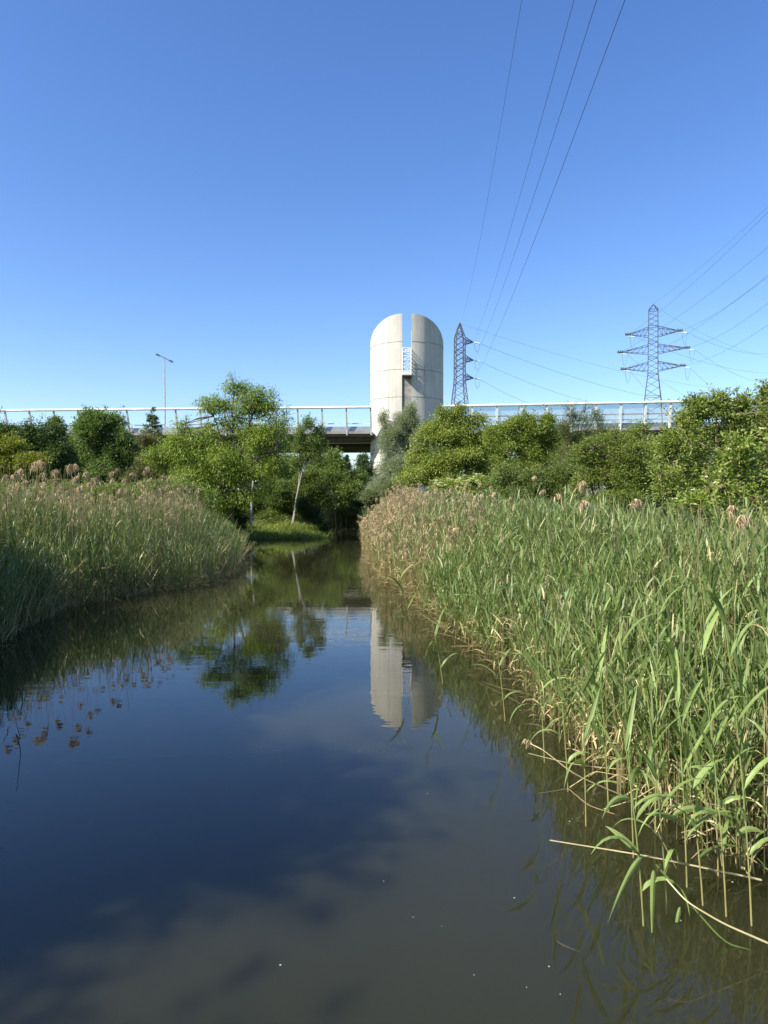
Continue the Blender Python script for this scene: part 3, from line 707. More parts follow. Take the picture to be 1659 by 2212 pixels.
# scrub behind the point
tree('bramble_bush', 'dark bramble bush overhanging the water at the tip of the grassy point', 'bush', 690, [(690, 1128, 22, 18), (670, 1110, 26, 20), (700, 1140, 14, 14), (655, 1095, 24, 20)], 47.5, (.03, .055, .015), (.07, .11, .03), leaf=.1, dens=1.6, seed=11, stems=3, tr=.04, group=BG)
tree('elder_bush', 'leafy mid green bush behind the thin birch stems', 'bush', 660, [(600, 1070, 40, 34), (645, 1065, 40, 38), (690, 1075, 30, 32), (620, 1100, 40, 24), (560, 1085, 30, 34), (590, 1115, 34, 18), (670, 1040, 34, 30), (530, 1100, 22, 30)], 51, (.08, .13, .025), (.18, .23, .06), leaf=.13, dens=1.2, seed=12, stems=4, tr=.06, group=BG)
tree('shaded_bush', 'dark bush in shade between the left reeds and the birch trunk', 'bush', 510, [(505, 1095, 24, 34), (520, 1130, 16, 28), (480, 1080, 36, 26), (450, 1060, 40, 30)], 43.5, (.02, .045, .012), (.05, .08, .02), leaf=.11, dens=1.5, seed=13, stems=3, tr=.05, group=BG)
tree('broadleaf_tree', 'light green tree behind the thin birch, right below the dark deck', 'tree', 728, [(718, 1000, 26, 30), (735, 1030, 38, 34), (705, 1045, 32, 32), (752, 1060, 34, 28), (720, 1075, 44, 24), (690, 1000, 20, 24), (640, 1010, 40, 30), (770, 1040, 22, 26)], 64, (.085, .14, .03), (.19, .25, .07), leaf=.17, dens=1.15, seed=14, tr=.1, group=BG)
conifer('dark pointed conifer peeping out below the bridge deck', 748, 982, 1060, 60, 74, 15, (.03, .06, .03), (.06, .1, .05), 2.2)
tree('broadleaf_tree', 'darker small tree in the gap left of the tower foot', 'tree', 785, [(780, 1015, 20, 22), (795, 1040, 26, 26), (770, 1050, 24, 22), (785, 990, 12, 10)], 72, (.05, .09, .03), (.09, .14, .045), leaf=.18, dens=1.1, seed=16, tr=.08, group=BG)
tree('bramble_bush', 'low brownish bramble mound on the far bank of the channel', 'bush', 760, [(745, 1095, 40, 16), (790, 1085, 40, 22), (820, 1075, 34, 26), (720, 1100, 22, 12), (770, 1108, 50, 10)], 67, (.07, .09, .03), (.14, .15, .055), leaf=.14, dens=1.4, seed=17, stems=3, tr=.04, group=BG)
# right bank
tree('willow_tree', 'silvery grey green willow in front of the tower', 'tree', 868, [(888, 882, 10, 16), (884, 905, 18, 24), (866, 915, 18, 24), (855, 935, 20, 24), (893, 925, 14, 24), (828, 905, 6, 18), (832, 930, 12, 28), (835, 965, 20, 34), (865, 960, 34, 40), (840, 1010, 32, 36), (870, 1015, 38, 34), (850, 1045, 40, 30), (815, 1055, 24, 22)], 60, *GG, leaf=.17, asp=.24, dens=1.15, nper=24, seed=18, tr=.1, upb=.7, gap=.1, group=BG)
tree('willow_bush', 'low grey green willow bush at the foot of the willow, over the channel', 'bush', 835, [(835, 1060, 40, 26), (875, 1060, 40, 24), (800, 1075, 26, 18), (860, 1085, 40, 20)], 54, (.11, .15, .06), (.21, .25, .12), leaf=.14, asp=.3, dens=1.3, seed=19, stems=4, tr=.04, group=BG)
tree('walnut_tree', 'tall bright green leafy tree right of the willow, top against the pylon foot', 'tree', 970, [(992, 892, 14, 18), (975, 905, 24, 22), (945, 922, 30, 22), (1010, 915, 30, 18), (1035, 905, 14, 10), (1055, 950, 26, 26), (1060, 1000, 30, 34), (955, 895, 10, 16), (920, 950, 30, 22), (975, 945, 50, 30), (1015, 950, 36, 24), (905, 990, 38, 30), (960, 1000, 56, 36), (1010, 995, 50, 32), (905, 1030, 50, 32), (975, 1045, 64, 26)], 43, *YG, leaf=.17, asp=.36, droop=1.1, dens=1.1, nper=18, seed=20, tr=.1, group=BG)
tree('hawthorn_bush', 'mid green bush below the rail right of the tall leafy tree', 'bush', 1110, [(1120, 915, 30, 24), (1200, 950, 30, 30), (1220, 990, 30, 34), (1070, 940, 20, 26), (1095, 930, 24, 26), (1150, 930, 28, 26), (1175, 915, 20, 24), (1085, 965, 40, 34), (1140, 970, 50, 36), (1110, 1015, 70, 36), (1180, 985, 40, 40)], 40, *BR, leaf=.12, dens=1.15, seed=21, stems=4, tr=.07, group=BG)
tree('tamarisk_bush', 'feathery grey green bush with thin upright sprays in front of the glass barrier', 'bush', 1250, [(1232, 900, 16, 26), (1262, 905, 18, 26), (1215, 930, 22, 28), (1290, 905, 16, 22), (1250, 945, 46, 30), (1300, 940, 26, 28), (1235, 985, 50, 36), (1290, 985, 44, 36), (1330, 945, 22, 26)], 36, (.08, .115, .03), (.14, .18, .055), leaf=.1, asp=.22, dens=1.0, nper=22, seed=22, stems=5, tr=.06, upb=.8, gap=.22, group=BG, spray=.2)
tree('flowering_bush', 'bush with pale cream flowers behind the dry tan reeds', 'bush', 1000, [(975, 1050, 44, 16), (1030, 1045, 40, 18), (1000, 1065, 50, 16)], 38, *YG, leaf=.11, dens=1.1, seed=23, stems=3, tr=.05, extra=umbels(60, .1, (.72, .72, .50)), group=BG)
tree('shrub', 'dense dark green shrub directly behind the middle of the right reeds', 'shrub', 1150, [(1090, 1040, 50, 34), (1160, 1040, 60, 38), (1225, 1035, 50, 40), (1110, 1070, 60, 26), (1200, 1070, 70, 26)], 30, (.08, .12, .028), (.18, .23, .06), leaf=.095, dens=1.3, seed=24, stems=4, tr=.05, group=BG)
tree('shrub', 'dense olive green shrub left of the big leaved dogwood', 'shrub', 1330, [(1340, 955, 40, 32), (1262, 985, 30, 30), (1300, 985, 46, 40), (1370, 985, 50, 40), (1330, 1030, 70, 40), (1270, 1040, 50, 34), (1390, 1045, 50, 40), (1330, 1075, 80, 28), (1380, 935, 26, 26)], 25, (.10, .145, .025), (.23, .28, .06), leaf=.085, dens=1.0, seed=25, stems=6, tr=.05, group=BG)
tree('dogwood_bush', 'tall large leaved dogwood at the right edge, its shoots above the rail', 'bush', 1540, [(1505, 880, 22, 18), (1555, 875, 20, 18), (1600, 880, 18, 18), (1650, 865, 24, 22), (1480, 915, 20, 22), (1530, 905, 50, 34), (1600, 905, 46, 36), (1480, 945, 50, 38), (1560, 965, 60, 40), (1640, 930, 50, 44), (1445, 955, 22, 24), (1440, 985, 40, 36), (1510, 1010, 60, 36), (1600, 1010, 50, 36), (1700, 890, 60, 60), (1700, 980, 60, 60), (1430, 1040, 50, 36), (1470, 1080, 60, 34), (1560, 1070, 60, 30)], 17, (.12, .17, .03), (.28, .34, .075), leaf=.085, asp=.52, dens=.8, nper=20, seed=26, stems=11, tr=.035, nseg=2, fold=.35, gap=.34, bark=(.19, .155, .10), group=BG, spray=.14, shoots=110, shootlen=2.1)
tree('flowering_bush', 'near bush with big leaves and flat cream flower heads at the right edge', 'bush', 1600, [(1560, 1060, 50, 36), (1620, 1030, 50, 42), (1500, 1090, 36, 26), (1640, 1095, 50, 36), (1700, 1050, 60, 60), (1560, 1120, 50, 26), (1590, 980, 30, 26), (1690, 960, 50, 40)], 11.5, (.13, .19, .03), (.30, .37, .08), leaf=.085, asp=.55, dens=.6, nper=12, seed=27, stems=5, tr=.03, nseg=2, fold=.35, gap=.34, bark=(.16, .12, .08), shoots=40, shootlen=1.8, extra=umbels(42, .055, (.78, .76, .55)), group=BG, spray=.12)
tree('hazel_bush', 'dense green bush behind the dogwood, just below the bridge deck', 'bush', 1480, [(1440, 1000, 50, 50), (1520, 970, 45, 50), (1380, 1010, 40, 50), (1470, 1050, 70, 40)], 33, *BR, leaf=.13, dens=1.1, seed=30, stems=5, tr=.06, gap=.08, group=BG)
tree('hazel_bush', 'dense bush behind the dogwood at the right edge of the photo', 'bush', 1630, [(1590, 960, 60, 50), (1660, 940, 60, 60), (1600, 1030, 70, 50), (1690, 1020, 60, 60)], 27, *MG, leaf=.12, dens=1.1, seed=31, stems=5, tr=.06, gap=.08, group=BG)
tree('bramble_bush', 'yellow green leafy bush right behind the plumes of the left reed bed', 'bush', 150, [(60, 1072, 60, 26), (150, 1068, 60, 26), (240, 1072, 60, 26), (-30, 1072, 60, 30)], 27, (.10, .15, .025), (.22, .28, .06), leaf=.1, dens=1.0, seed=35, stems=4, tr=.04, group=BG)
tree('bramble_bush', 'leafy bush behind the left reeds, between the round tree and the locust', 'bush', 360, [(320, 1065, 50, 28), (390, 1070, 50, 30), (440, 1085, 40, 26)], 34, (.09, .15, .025), (.20, .28, .06), leaf=.11, dens=1.0, seed=36, stems=4, tr=.04, group=BG)
tree('elder_bush', 'broad green bush filling the gap under the glass barrier left of the olive shrub', 'bush', 1215, [(1200, 1000, 50, 50), (1260, 1010, 50, 50), (1060, 1010, 50, 50)], 46, *MG, leaf=.14, dens=1.1, seed=32, stems=5, tr=.06, gap=.08, group=BG)
tree('broadleaf_tree', 'green tree filling the gap behind the locust tree, under the bridge', 'tree', 430, [(430, 1000, 60, 50), (370, 1010, 50, 45), (520, 1010, 50, 40), (590, 1010, 50, 40)], 62, *MG, leaf=.17, dens=1.0, seed=33, tr=.1, group=BG)
# out of frame to the left of the camera: its shade falls on the water

# distant wood beyond the bridge
def far_wood():
    rng = np.random.default_rng(50); g = G()
    X = np.linspace(-160, 170, 130); C = []; 
    for x in X:
        for k in range(70): C.append((x+rng.normal(0, 2.2), 135+rng.uniform(0, 16), rng.uniform(0, 1)*(6.2+2.6*min(1, abs(x+4)/14)+2.5*min(1, max(0, x-20)/20)+1.4*math.sin(x*.09)+.9*math.sin(x*.31))+.9))
    C = np.array(C); leaves_cluster(g, C, 9, .75, (.04, .07, .03), (.08, .12, .045), rng, C-np.array([0, -1, 1.]), 1.0, .5, .6)
    o = link('distant_wood', g.mesh('distant_wood'), None, [M_LEAF])
    props(o, 'far belt of trees seen under and beyond the bridge', 'wood', None, 'stuff')
far_wood()

# ------------------------------------------------------------------ reeds
GRN = np.array([.118, .185, .045]); GRN2 = np.array([.255, .325, .105]); BLU = np.array([.085, .15, .06])
STR = np.array([.55, .46, .25]); STR2 = np.array([.38, .33, .14]); PLU = np.array([.30, .225, .13]); PLU2 = np.array([.56, .45, .27])
def inpoly(x, y, poly): return sdist(x, y, poly) < 0
def sample(poly, dens, rng, y0, y1):
    lo = poly.min(0); hi = poly.max(0); lo[1] = max(lo[1], y0); hi[1] = min(hi[1], y1)
    n = int((hi-lo).prod()*dens); p = rng.uniform(lo, hi, (n, 2)); return p[inpoly(p[:, 0], p[:, 1], poly)]
def green_reeds(gs, gl, p, H, rng, nleaf=8, LL=.42, LW=.027, stem=.0045, nseg=4, lean=.09, fold=0., tone=1., low=.3):
    N_ = len(p); z0 = np.maximum(ground(p[:, 0], p[:, 1]), -.25)-.05
    az = np.where(rng.random(N_) < .55, 3*np.sin(p[:, 0]*.9+p[:, 1]*.6)+2*np.sin(p[:, 1]*1.3-p[:, 0]*.5)+rng.normal(0, .5, N_), rng.uniform(0, 6.28, N_)); ln = np.abs(rng.normal(0, lean*1.25, N_))*H
    K = 5; k = np.linspace(0, 1, K); P = np.zeros((N_, K, 3))
    for i in range(K):
        P[:, i, 0] = p[:, 0]+np.cos(az)*ln*k[i]**1.8; P[:, i, 1] = p[:, 1]+np.sin(az)*ln*k[i]**1.8; P[:, i, 2] = z0+(H-z0)*k[i]
    lowc = STR2*rng.uniform(.7, 1.2, (N_, 1)); hic = (GRN*.5+GRN2*.5)*rng.uniform(.8, 1.3, (N_, 1))
    C = lowc[:, None]*(1-np.clip(k*1.8-.25, 0, 1))[None, :, None]+hic[:, None]*np.clip(k*1.8-.25, 0, 1)[None, :, None]
    tubes(gs, P, np.tile(stem*(1-.6*k), (N_, 1)), C, 3)
    f = (low+(1-low)*(np.arange(nleaf)+.5)/nleaf)[None]+rng.uniform(-.04, .04, (N_, nleaf)); f = np.clip(f, .05, .99)
    b = np.stack([[np.interp(0, [0], [0])]]) if 0 else None
    fi = f*(K-1); i0 = np.minimum(fi.astype(int), K-2); fr = (fi-i0)[..., None]; ar = np.arange(N_)[:, None]
    B = P[ar, i0]*(1-fr)+P[ar, i0+1]*fr
    a = az[:, None]*0+rng.uniform(0, 6.28, (N_, 1))+np.arange(nleaf)[None]*math.pi+rng.normal(0, .7, (N_, nleaf))
    upn = 1.3+2.0*f+rng.normal(0, .35, f.shape)
    d = np.stack([np.cos(a), np.sin(a), upn], -1)
    L = LL*(.65+.5*np.sin(np.pi*np.clip(f*1.0, 0, 1)))*rng.uniform(.7, 1.25, f.shape)
    t = rng.random(f.shape)[..., None]; tb = rng.random((N_, 1, 1))
    c = (GRN*(1-t)+GRN2*t)*(1-.4*tb)+BLU*.4*tb; c = c*rng.uniform(.75, 1.2, (N_, 1, 1))
    c = c*tone*np.ones(3); dead = rng.random(f.shape)[..., None] < .035+.12*(f[..., None] < .4); c = np.where(dead, STR*.95, c)
    n = B.size//3
    ribbons(gl, B.reshape(-1, 3), d.reshape(-1, 3), L.ravel(), (LW*rng.uniform(.6, 1.2, f.shape)).ravel(), np.abs(rng.normal(.75, .7, n)), nseg, c.reshape(-1, 3), rng, twist=.7, fold=fold)
def plume(gp, tip, rng, size=.27, n=26, colr=None, lean=None):
    """one-sided drooping feathery heads at tips (N,3)"""
    N_ = len(tip); az = np.where(rng.random(N_) < .75, 0, math.pi)+rng.normal(0, .6, N_) if lean is None else lean
    k = rng.random((N_, n))**.85; dh = np.stack([np.cos(az), np.sin(az)], -1)[:, None, :]
    b = tip[:, None]+np.concatenate([dh*(size*.5*k**1.6)[..., None], (size*(1.15*k-.8*k**2.6)-size*.45)[..., None]], -1)
    sp = rng.normal(0, .42, (N_, n, 2)); d = np.concatenate([dh*.4+sp*.8, (.15-.6*k+rng.normal(0, .2, (N_, n)))[..., None]], -1)
    t = rng.random((N_, n, 1)); c = (PLU*(1-t)+PLU2*t)*rng.uniform(.75, 1.15, (N_, 1, 1))
    m = N_*n
    ribbons(gp, b.reshape(-1, 3), d.reshape(-1, 3), (size*.62*rng.uniform(.6, 1.15, (N_, n))*(1.05-.5*k)).ravel(), np.full(m, .011 if n > 30 else .016), np.full(m, 2.4), 4, c.reshape(-1, 3), rng, prof=np.array([.4, 1, .9, .7, .2]), twist=1.2)
def dry_reeds(gs, gp, p, H, rng, lean=.1, frac=.6, leafy=2, stem=.004, size=.25, npl=22):
    N_ = len(p); z0 = np.maximum(ground(p[:, 0], p[:, 1]), -.25)-.05; az = rng.uniform(0, 6.28, N_); ln = np.abs(rng.normal(0, lean, N_))*H
    K = 5; k = np.linspace(0, 1, K); P = np.zeros((N_, K, 3))
    for i in range(K):
        P[:, i, 0] = p[:, 0]+np.cos(az)*ln*k[i]**1.5; P[:, i, 1] = p[:, 1]+np.sin(az)*ln*k[i]**1.5; P[:, i, 2] = z0+(H-z0)*k[i]
    t = rng.random((N_, 1)); c = (STR*(1-t)+STR2*t)*rng.uniform(.75, 1.15, (N_, 1))
    tubes(gs, P, np.tile(stem*(1-.5*k), (N_, 1)), c, 3)
    if leafy:
        f = rng.uniform(.3, .95, (N_, leafy)); j = (f*(K-1)).astype(int); B = P[np.arange(N_)[:, None], j]; a = rng.uniform(0, 6.28, f.shape)
        d = np.stack([np.cos(a), np.sin(a), .6+rng.random(f.shape)], -1); m = N_*leafy
        ribbons(gs, B.reshape(-1, 3), d.reshape(-1, 3), rng.uniform(.15, .4, m), np.full(m, .014), rng.uniform(.5, 3, m), 3, np.repeat(c, leafy, 0), rng)
    if frac > 0:
        s = rng.random(N_) < frac; plume(gp, P[s, -1], rng, size, npl)

RB = np.array([(3.4, 2.9), (2.75, 3.9), (2.15, 5.2), (1.85, 6.4), (1.75, 8.2), (1.85, 9.4), (1.6, 10.6), (1.2, 13.2), (.72, 17.4), (-.2, 22.5), (-.85, 32), (-1.35, 42), (-.9, 44), (1.5, 44), (4, 38), (5.5, 30), (6, 22), (6.2, 16), (6.4, 12.5), (7.4, 10), (6, 6), (4.6, 3.2)])
LB = np.array([(-6.6, 0), (-6.2, 5), (-6.1, 9), (-6.5, 12), (-6.9, 13.7), (-7.2, 16.7), (-6.4, 18.7), (-5.6, 20), (-4.95, 24), (-5.7, 29.5), (-7.4, 35.5), (-8.4, 37.5), (-12, 35), (-16, 28), (-18, 20), (-17, 12), (-12, 3), (-9, 0)])
def edge_short(p, poly, full=1.2, lo=.6):
    d = -sdist(p[:, 0], p[:, 1], poly); return lo+(1-lo)*np.clip(d/full, 0, 1)
def wob(p): return 1+.10*np.sin(p[:, 0]*1.7+p[:, 1]*.9+np.sin(p[:, 1]*.7)*2)+.07*np.sin(p[:, 0]*3.3-p[:, 1]*2.6)+.04*np.sin(p[:, 0]*7.1+p[:, 1]*5.3)
def litter(poly, n, rng, y0, y1):
    g = G(); lo = poly.min(0)-.3; hi = poly.max(0)+.3; lo[1] = y0; hi[1] = y1
    p = rng.uniform(lo, hi, (n*40, 2)); d = sdist(p[:, 0], p[:, 1], poly); p = p[(d < .08) & (d > -1.3) & (sdist(p[:, 0], p[:, 1], CH) < .8)][:n]; m = len(p)
    a = rng.uniform(0, 6.28, m); L = rng.uniform(.12, .8, m); e = rng.normal(.12, .3, m); z = np.abs(rng.normal(.01, .05, m))
    d3 = np.stack([np.cos(a), np.sin(a), e], 1); t = rng.random((m, 1)); c = STR2*.8*t+np.array([.12, .10, .05])*(1-t)
    A = np.stack([p[:, 0], p[:, 1], z], 1); E = A+d3*L[:, None]; E[:, 2] = np.maximum(E[:, 2], .004); M = (A+E)/2+rng.normal(0, .02, A.shape)+np.array([0, 0, .02])
    tubes(g, np.stack([A, M, E], 1), np.tile([.0042, .004, .002], (m, 1)), c, 3); return g
def build_right():
    rng = np.random.default_rng(101); gs, gl, gd, gp = G(), G(), G(), G()
    def Hr(p): 
        y = p[:, 1]; h = np.interp(y, [3, 6, 10, 16, 25, 35, 44], [2.0, 2.08, 2.2, 2.36, 2.56, 2.8, 2.75])
        return h*edge_short(p, RB, 1.7, .52)*wob(p*1.2+7)**.7
    for y0, y1, dn, ns, nl in ((2.5, 9, 75, 4, 8), (9, 16, 58, 3, 8), (16, 26, 34, 3, 7), (26, 45, 14, 2, 6)):
        p = sample(RB, dn, rng, y0, y1)
        if y0 >= 16: p = p[rng.random(len(p)) < np.clip(.35+(p[:, 0]-(1.9-.05*p[:, 1]))*.16, .22, 1)]
        H = Hr(p)*rng.uniform(.74, 1.06, len(p)); green_reeds(gs, gl, p, H, rng, nl+1, .40, .0225 if y0 < 16 else .030, .0048, ns, low=.32 if y0 < 9 else .28)
    for y0, y1, dn, fr in ((2.5, 9, 85, .0), (9, 16, 60, .015), (16, 27, 60, .25), (27, 45, 60, .6)):
        p = sample(RB, dn, rng, y0, y1)
        if y0 >= 16: p = p[rng.random(len(p)) < np.clip(1.1-(p[:, 0]-(1.9-.05*p[:, 1]))*.22, .12, 1)]
        H = Hr(p)*(rng.uniform(.35, 1.12, len(p)) if y0 < 16 else rng.uniform(.6, 1.07, len(p))); dry_reeds(gd, gp, p, H, rng, .12, fr, 2, .0055 if y0 < 16 else .008, .24)
    t = empty('reed_bed', (2, 14, 0), 'broad sunlit bed of green and straw coloured reeds filling the right bank', 'reeds')
    t['kind'] = 'stuff'
    gf = litter(RB, 800, rng, 2.5, 30)
    for nm, g, m in (('stem', gs, M_REED), ('blade', gl, M_REED), ('dry_stalk', gd, M_STRAW), ('plume', gp, M_STRAW), ('fallen_stalk', gf, M_STRAW)):
        o = link(nm, g.mesh(nm), t, [m]); o['kind'] = 'stuff'
build_right()
def build_left():
    rng = np.random.default_rng(202); gs, gl, gd, gp = G(), G(), G(), G()
    def Hl(p):
        h = np.interp(p[:, 1], [0, 12, 18, 24, 30, 37], [2.55, 2.6, 2.55, 2.45, 2.4, 1.9])
        return h*edge_short(p, LB, 2.2, .5)*wob(p)
    for y0, y1, dn, ns, nl in ((0, 9, 22, 2, 6), (9, 20, 58, 3, 8), (20, 38, 30, 2, 7)):
        p = sample(LB, dn, rng, y0, y1); p = p[p[:, 0] > -.62*p[:, 1]-4.5]
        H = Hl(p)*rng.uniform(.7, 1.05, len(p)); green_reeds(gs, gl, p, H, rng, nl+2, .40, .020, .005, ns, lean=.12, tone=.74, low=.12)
    for y0, y1, dn, fr in ((0, 12, 10, .1), (12, 20, 34, .2), (20, 38, 34, .2)):
        p = sample(LB, dn, rng, y0, y1); p = p[p[:, 0] > -.62*p[:, 1]-4.5]
        H = Hl(p)*rng.uniform(.75, 1.14, len(p)); d = -sdist(p[:, 0], p[:, 1], LB); s = d > .8
        s = d > 1.6; h2 = H[s]*rng.uniform(.92, 1.2, s.sum()); dry_reeds(gd, gp, p[s], h2, rng, .07, fr, 2, .0075, .27)
        dry_reeds(gd, gp, p[~s], H[~s]*.8, rng, .3, 0, 2, .006)
    t = empty('reed_bed', (-9, 18, 0), 'shaded reed bed on the left bank with tan plumes along its sunlit top', 'reeds')
    t['kind'] = 'stuff'
    gf = litter(LB, 700, rng, 9, 36)
    for nm, g, m in (('stem', gs, M_REED), ('blade', gl, M_REED), ('dry_stalk', gd, M_STRAW), ('plume', gp, M_STRAW), ('fallen_stalk', gf, M_STRAW)):
        o = link(nm, g.mesh(nm), t, [m]); o['kind'] = 'stuff'
build_left()
def build_far_reeds():
    rng = np.random.default_rng(77); gs, gl = G(), G()
    poly = np.array([(-9, 62.5), (-6, 63.5), (-2.6, 64.8), (-1.0, 59), (-.5, 46), (2, 46), (2, 68), (-9, 68)])
    p = sample(poly, 26, rng, 40, 70); H = 1.75*rng.uniform(.6, 1.1, len(p))
    green_reeds(gs, gl, p, H, rng, 6, .45, .045, .012, 2, tone=.8, low=.1)
    t = empty('reed_bed', (-2, 65, 0), 'small distant strip of low reeds closing the end of the channel', 'reeds'); t['kind'] = 'stuff'
    for nm, g in (('stem', gs), ('blade', gl)): o = link(nm, g.mesh(nm), t, [M_REED]); o['kind'] = 'stuff'
build_far_reeds()
def build_grass():
    rng = np.random.default_rng(88); g = G()
    poly = np.array([(-10, 43), (-9, 44.7), (-6, 45.3), (-3.7, 45.9), (-3.7, 51), (-10, 52)])
    p = sample(poly, 330, rng, 40, 53); z = ground(p[:, 0], p[:, 1]); k = z > -.05; p = p[k]; z = z[k]; n = len(p)
    near = np.clip(1-(p[:, 0]+9.2)/2.8, 0, 1)
    L = rng.uniform(.15, .55, n)*(1-.65*near)*(1+.6*np.maximum(0, np.sin(p[:, 0]*2.3+p[:, 1]))); d = rng.normal(0, .35, (n, 3))+np.array([0, 0, 1.])
    t = rng.random((n, 1)); c = (np.array([.14, .21, .03])*(1-t)+np.array([.30, .36, .09])*t)*rng.uniform(.6, 1.15, (n, 1))
    ribbons(g, np.stack([p[:, 0], p[:, 1], z-.02], 1), d, L, np.full(n, .022), rng.uniform(.2, 1.4, n), 2, c, rng)
    props(link('grass', g.mesh('grass'), None, [M_LEAF]), 'bright sunlit grass on the low point left of the channel', 'grass', None, 'stuff')
    g = G(); q = np.array([W(x, y, 47+o) for x, y, o in zip(rng.normal(603, 24, 90), rng.normal(1131, 7, 90), rng.uniform(-1, 1, 90))]); n = len(q)
    ribbons(g, q, rng.normal(0, 1, (n, 3)), np.full(n, .05), np.full(n, .04), np.zeros(n), 1, (.62, .50, .03), rng, prof=np.array([1, .8]))
    props(link('yellow_flowers', g.mesh('yellow_flowers'), None, [M_LEAF]), 'scatter of small yellow flowers in the grass at the birch foot', 'flowers', None, 'stuff')
    # verge growth along the other banks
    g = G(); pts = []
    for poly, dn in ((np.array([(-17, 36), (-9, 40), (-10, 44), (-20, 60), (-30, 50)]), 30), (np.array([(5, 12), (5, 30), (1.5, 44), (1, 60), (12, 60), (30, 60), (26, 20), (12, 8)]), 26), (np.array([(-8.8, -6), (-9.2, 10), (-17, 12), (-17, -6)]), 30)):
        pts.append(sample(poly, dn, rng, -10, 70))
    p = np.concatenate(pts); n = len(p); z = ground(p[:, 0], p[:, 1]); t = rng.random((n, 1))
    ribbons(g, np.stack([p[:, 0], p[:, 1], z-.03], 1), rng.normal(0, .5, (n, 3))+np.array([0, 0, 1.]), rng.uniform(.4, 1.2, n), np.full(n, .05), rng.uniform(.2, 1.4, n), 2, np.array([.05, .085, .02])*(1-t)+np.array([.11, .14, .04])*t, rng)
    props(link('undergrowth', g.mesh('undergrowth'), None, [M_LEAF]), 'rough grass and weeds under the bushes behind the reeds', 'undergrowth', None, 'stuff')
build_grass()

# ------------------------------------------------------------------ individual plumed reeds, foreground reeds, twigs
def sub_mesh(g, nm, mt, t): 
    if g.V: link(nm, g.mesh(nm), t, [mt])
def plumed(xd, yd, D, label, group, seed, lean=0., size=.34, dark=False):
    rng = np.random.default_rng(seed); tip = W(xd, yd, D); bx = tip[0]-lean; zb = max(float(ground(np.array([bx]), np.array([D]))[0]), -.2)
    t = empty('plumed_reed', (bx, D, zb), label, 'reed', group); g = G(); k = np.linspace(0, 1, 8)[:, None]
    P = np.array([bx, D, zb])+(tip-np.array([bx, D, zb]))*np.concatenate([k**1.7, k**1.2, k], 1)
    tubes(g, P, (.005-.003*k[:, 0]), STR2*.6, 4); sub_mesh(g, 'stem', M_STRAW, t)
    g = G(); plume(g, tip[None]+np.array([[0, 0, .02]]), rng, size, 110, None, np.array([(0 if rng.random() < .75 else math.pi)+rng.normal(0, .4)])); sub_mesh(g, 'plume', M_STRAW, t)
rng0 = np.random.default_rng(9)
GL = 'plumed reeds standing above the left reed bed'
left_pl = [(135, 1003, 14, 'three big dark drooping plumes close together at left, leftmost of them'), (155, 1005, 14, 'middle of the three big dark plumes at left'), (178, 1008, 14.2, 'right one of the three big dark plumes at left'),
           (262, 1015, 13.6, 'largest fluffy dark plume, leaning right against the dark shrubs'), (275, 1020, 13.8, 'dark plume just right of the largest fluffy one'), (70, 1038, 15, 'upright tan plume near the left edge, in the sun'),
           (425, 1043, 24, 'pink brown plume, left of the pair above the middle of the left reeds'), (450, 1030, 24, 'pink brown plume, right of the pair above the middle of the left reeds'), (590, 1018, 1, ''),
           (325, 1050, 20, 'small plume with two side tufts standing alone before the round tree')]
lp = [(68, 1013), (37, 1015), (150, 990), (205, 1030)]
P1 = [(x/1548*700/1.807, (1500+y/2.2116)/1.807) for x, y in [(275, 680), (320, 665), (385, 675), (455, 745), (570, 700), (615, 700), (155, 740), (725, 765), (940, 765), (990, 735), (945, 830), (630, 805), (745, 855), (800, 850), (1100, 815), (1165, 770), (1295, 720), (1465, 820), (1240, 845), (1030, 905), (400, 775), (20, 790), (90, 790), (470, 820), (1340, 850), (1430, 880), (200, 840), (660, 890)]]
DD = [17, 17.2, 17.4, 18, 16.6, 16.8, 17, 17, 20, 20, 21, 17, 17.5, 18, 22, 22, 23, 24, 22, 20, 17, 15.5, 16, 17, 24, 24, 17, 18]
DES = ['hooked dark plume, leftmost of the high cluster above the left reeds', 'highest dark drooping plume of the left cluster', 'dark drooping plume on the right of the high left cluster', 'small brown plume just under the high dark cluster',
       'big fluffy dark plume leaning right in front of the dark shrubs', 'second fluffy dark plume, behind the big leaning one', 'sunlit tan plume near the left edge with a curled top', 'spindly forked plume standing alone before the round tree',
       'broad pink brown plume, left of a pair over the middle reeds', 'narrow plume leaning over the broad pink brown one', 'lower tuft under the pair of pink brown plumes', 'brown plume with drooping fingers before the round tree',
       'small hooked plume between the forked and fingered plumes', 'small dark plume just right of the hooked one', 'bushy brown plume below the locust tree, left one', 'bushy brown plume below the locust tree, right one', 'tall upright tan plume with a pointed top before the locust tree',
       'pale tan plume at the right end of the high ones', 'tan plume half hidden below the bushy brown pair', 'pinkish plume low among the sunlit stalks', 'little brown plume under the dark cluster, close to green leaves', 'dark plume cut by the left edge of the photo', 'dark plume second from the left edge', 'tan plume under the big fluffy dark one',
       'pale plume right of the tall pointed one', 'pale plume drooping toward the water end of the left reeds', 'orange tan plume below the curled sunlit one', 'thin tan plume between the fingered plume and the reeds']
for i, ((x, y), D) in enumerate(zip(P1, DD)): plumed(x, y, D, DES[i], GL, 300+i, lean=rng0.normal(.05, .18), size=.34 if i < 6 else .26)
GR_ = 'plumed reeds standing above the right reed bed'
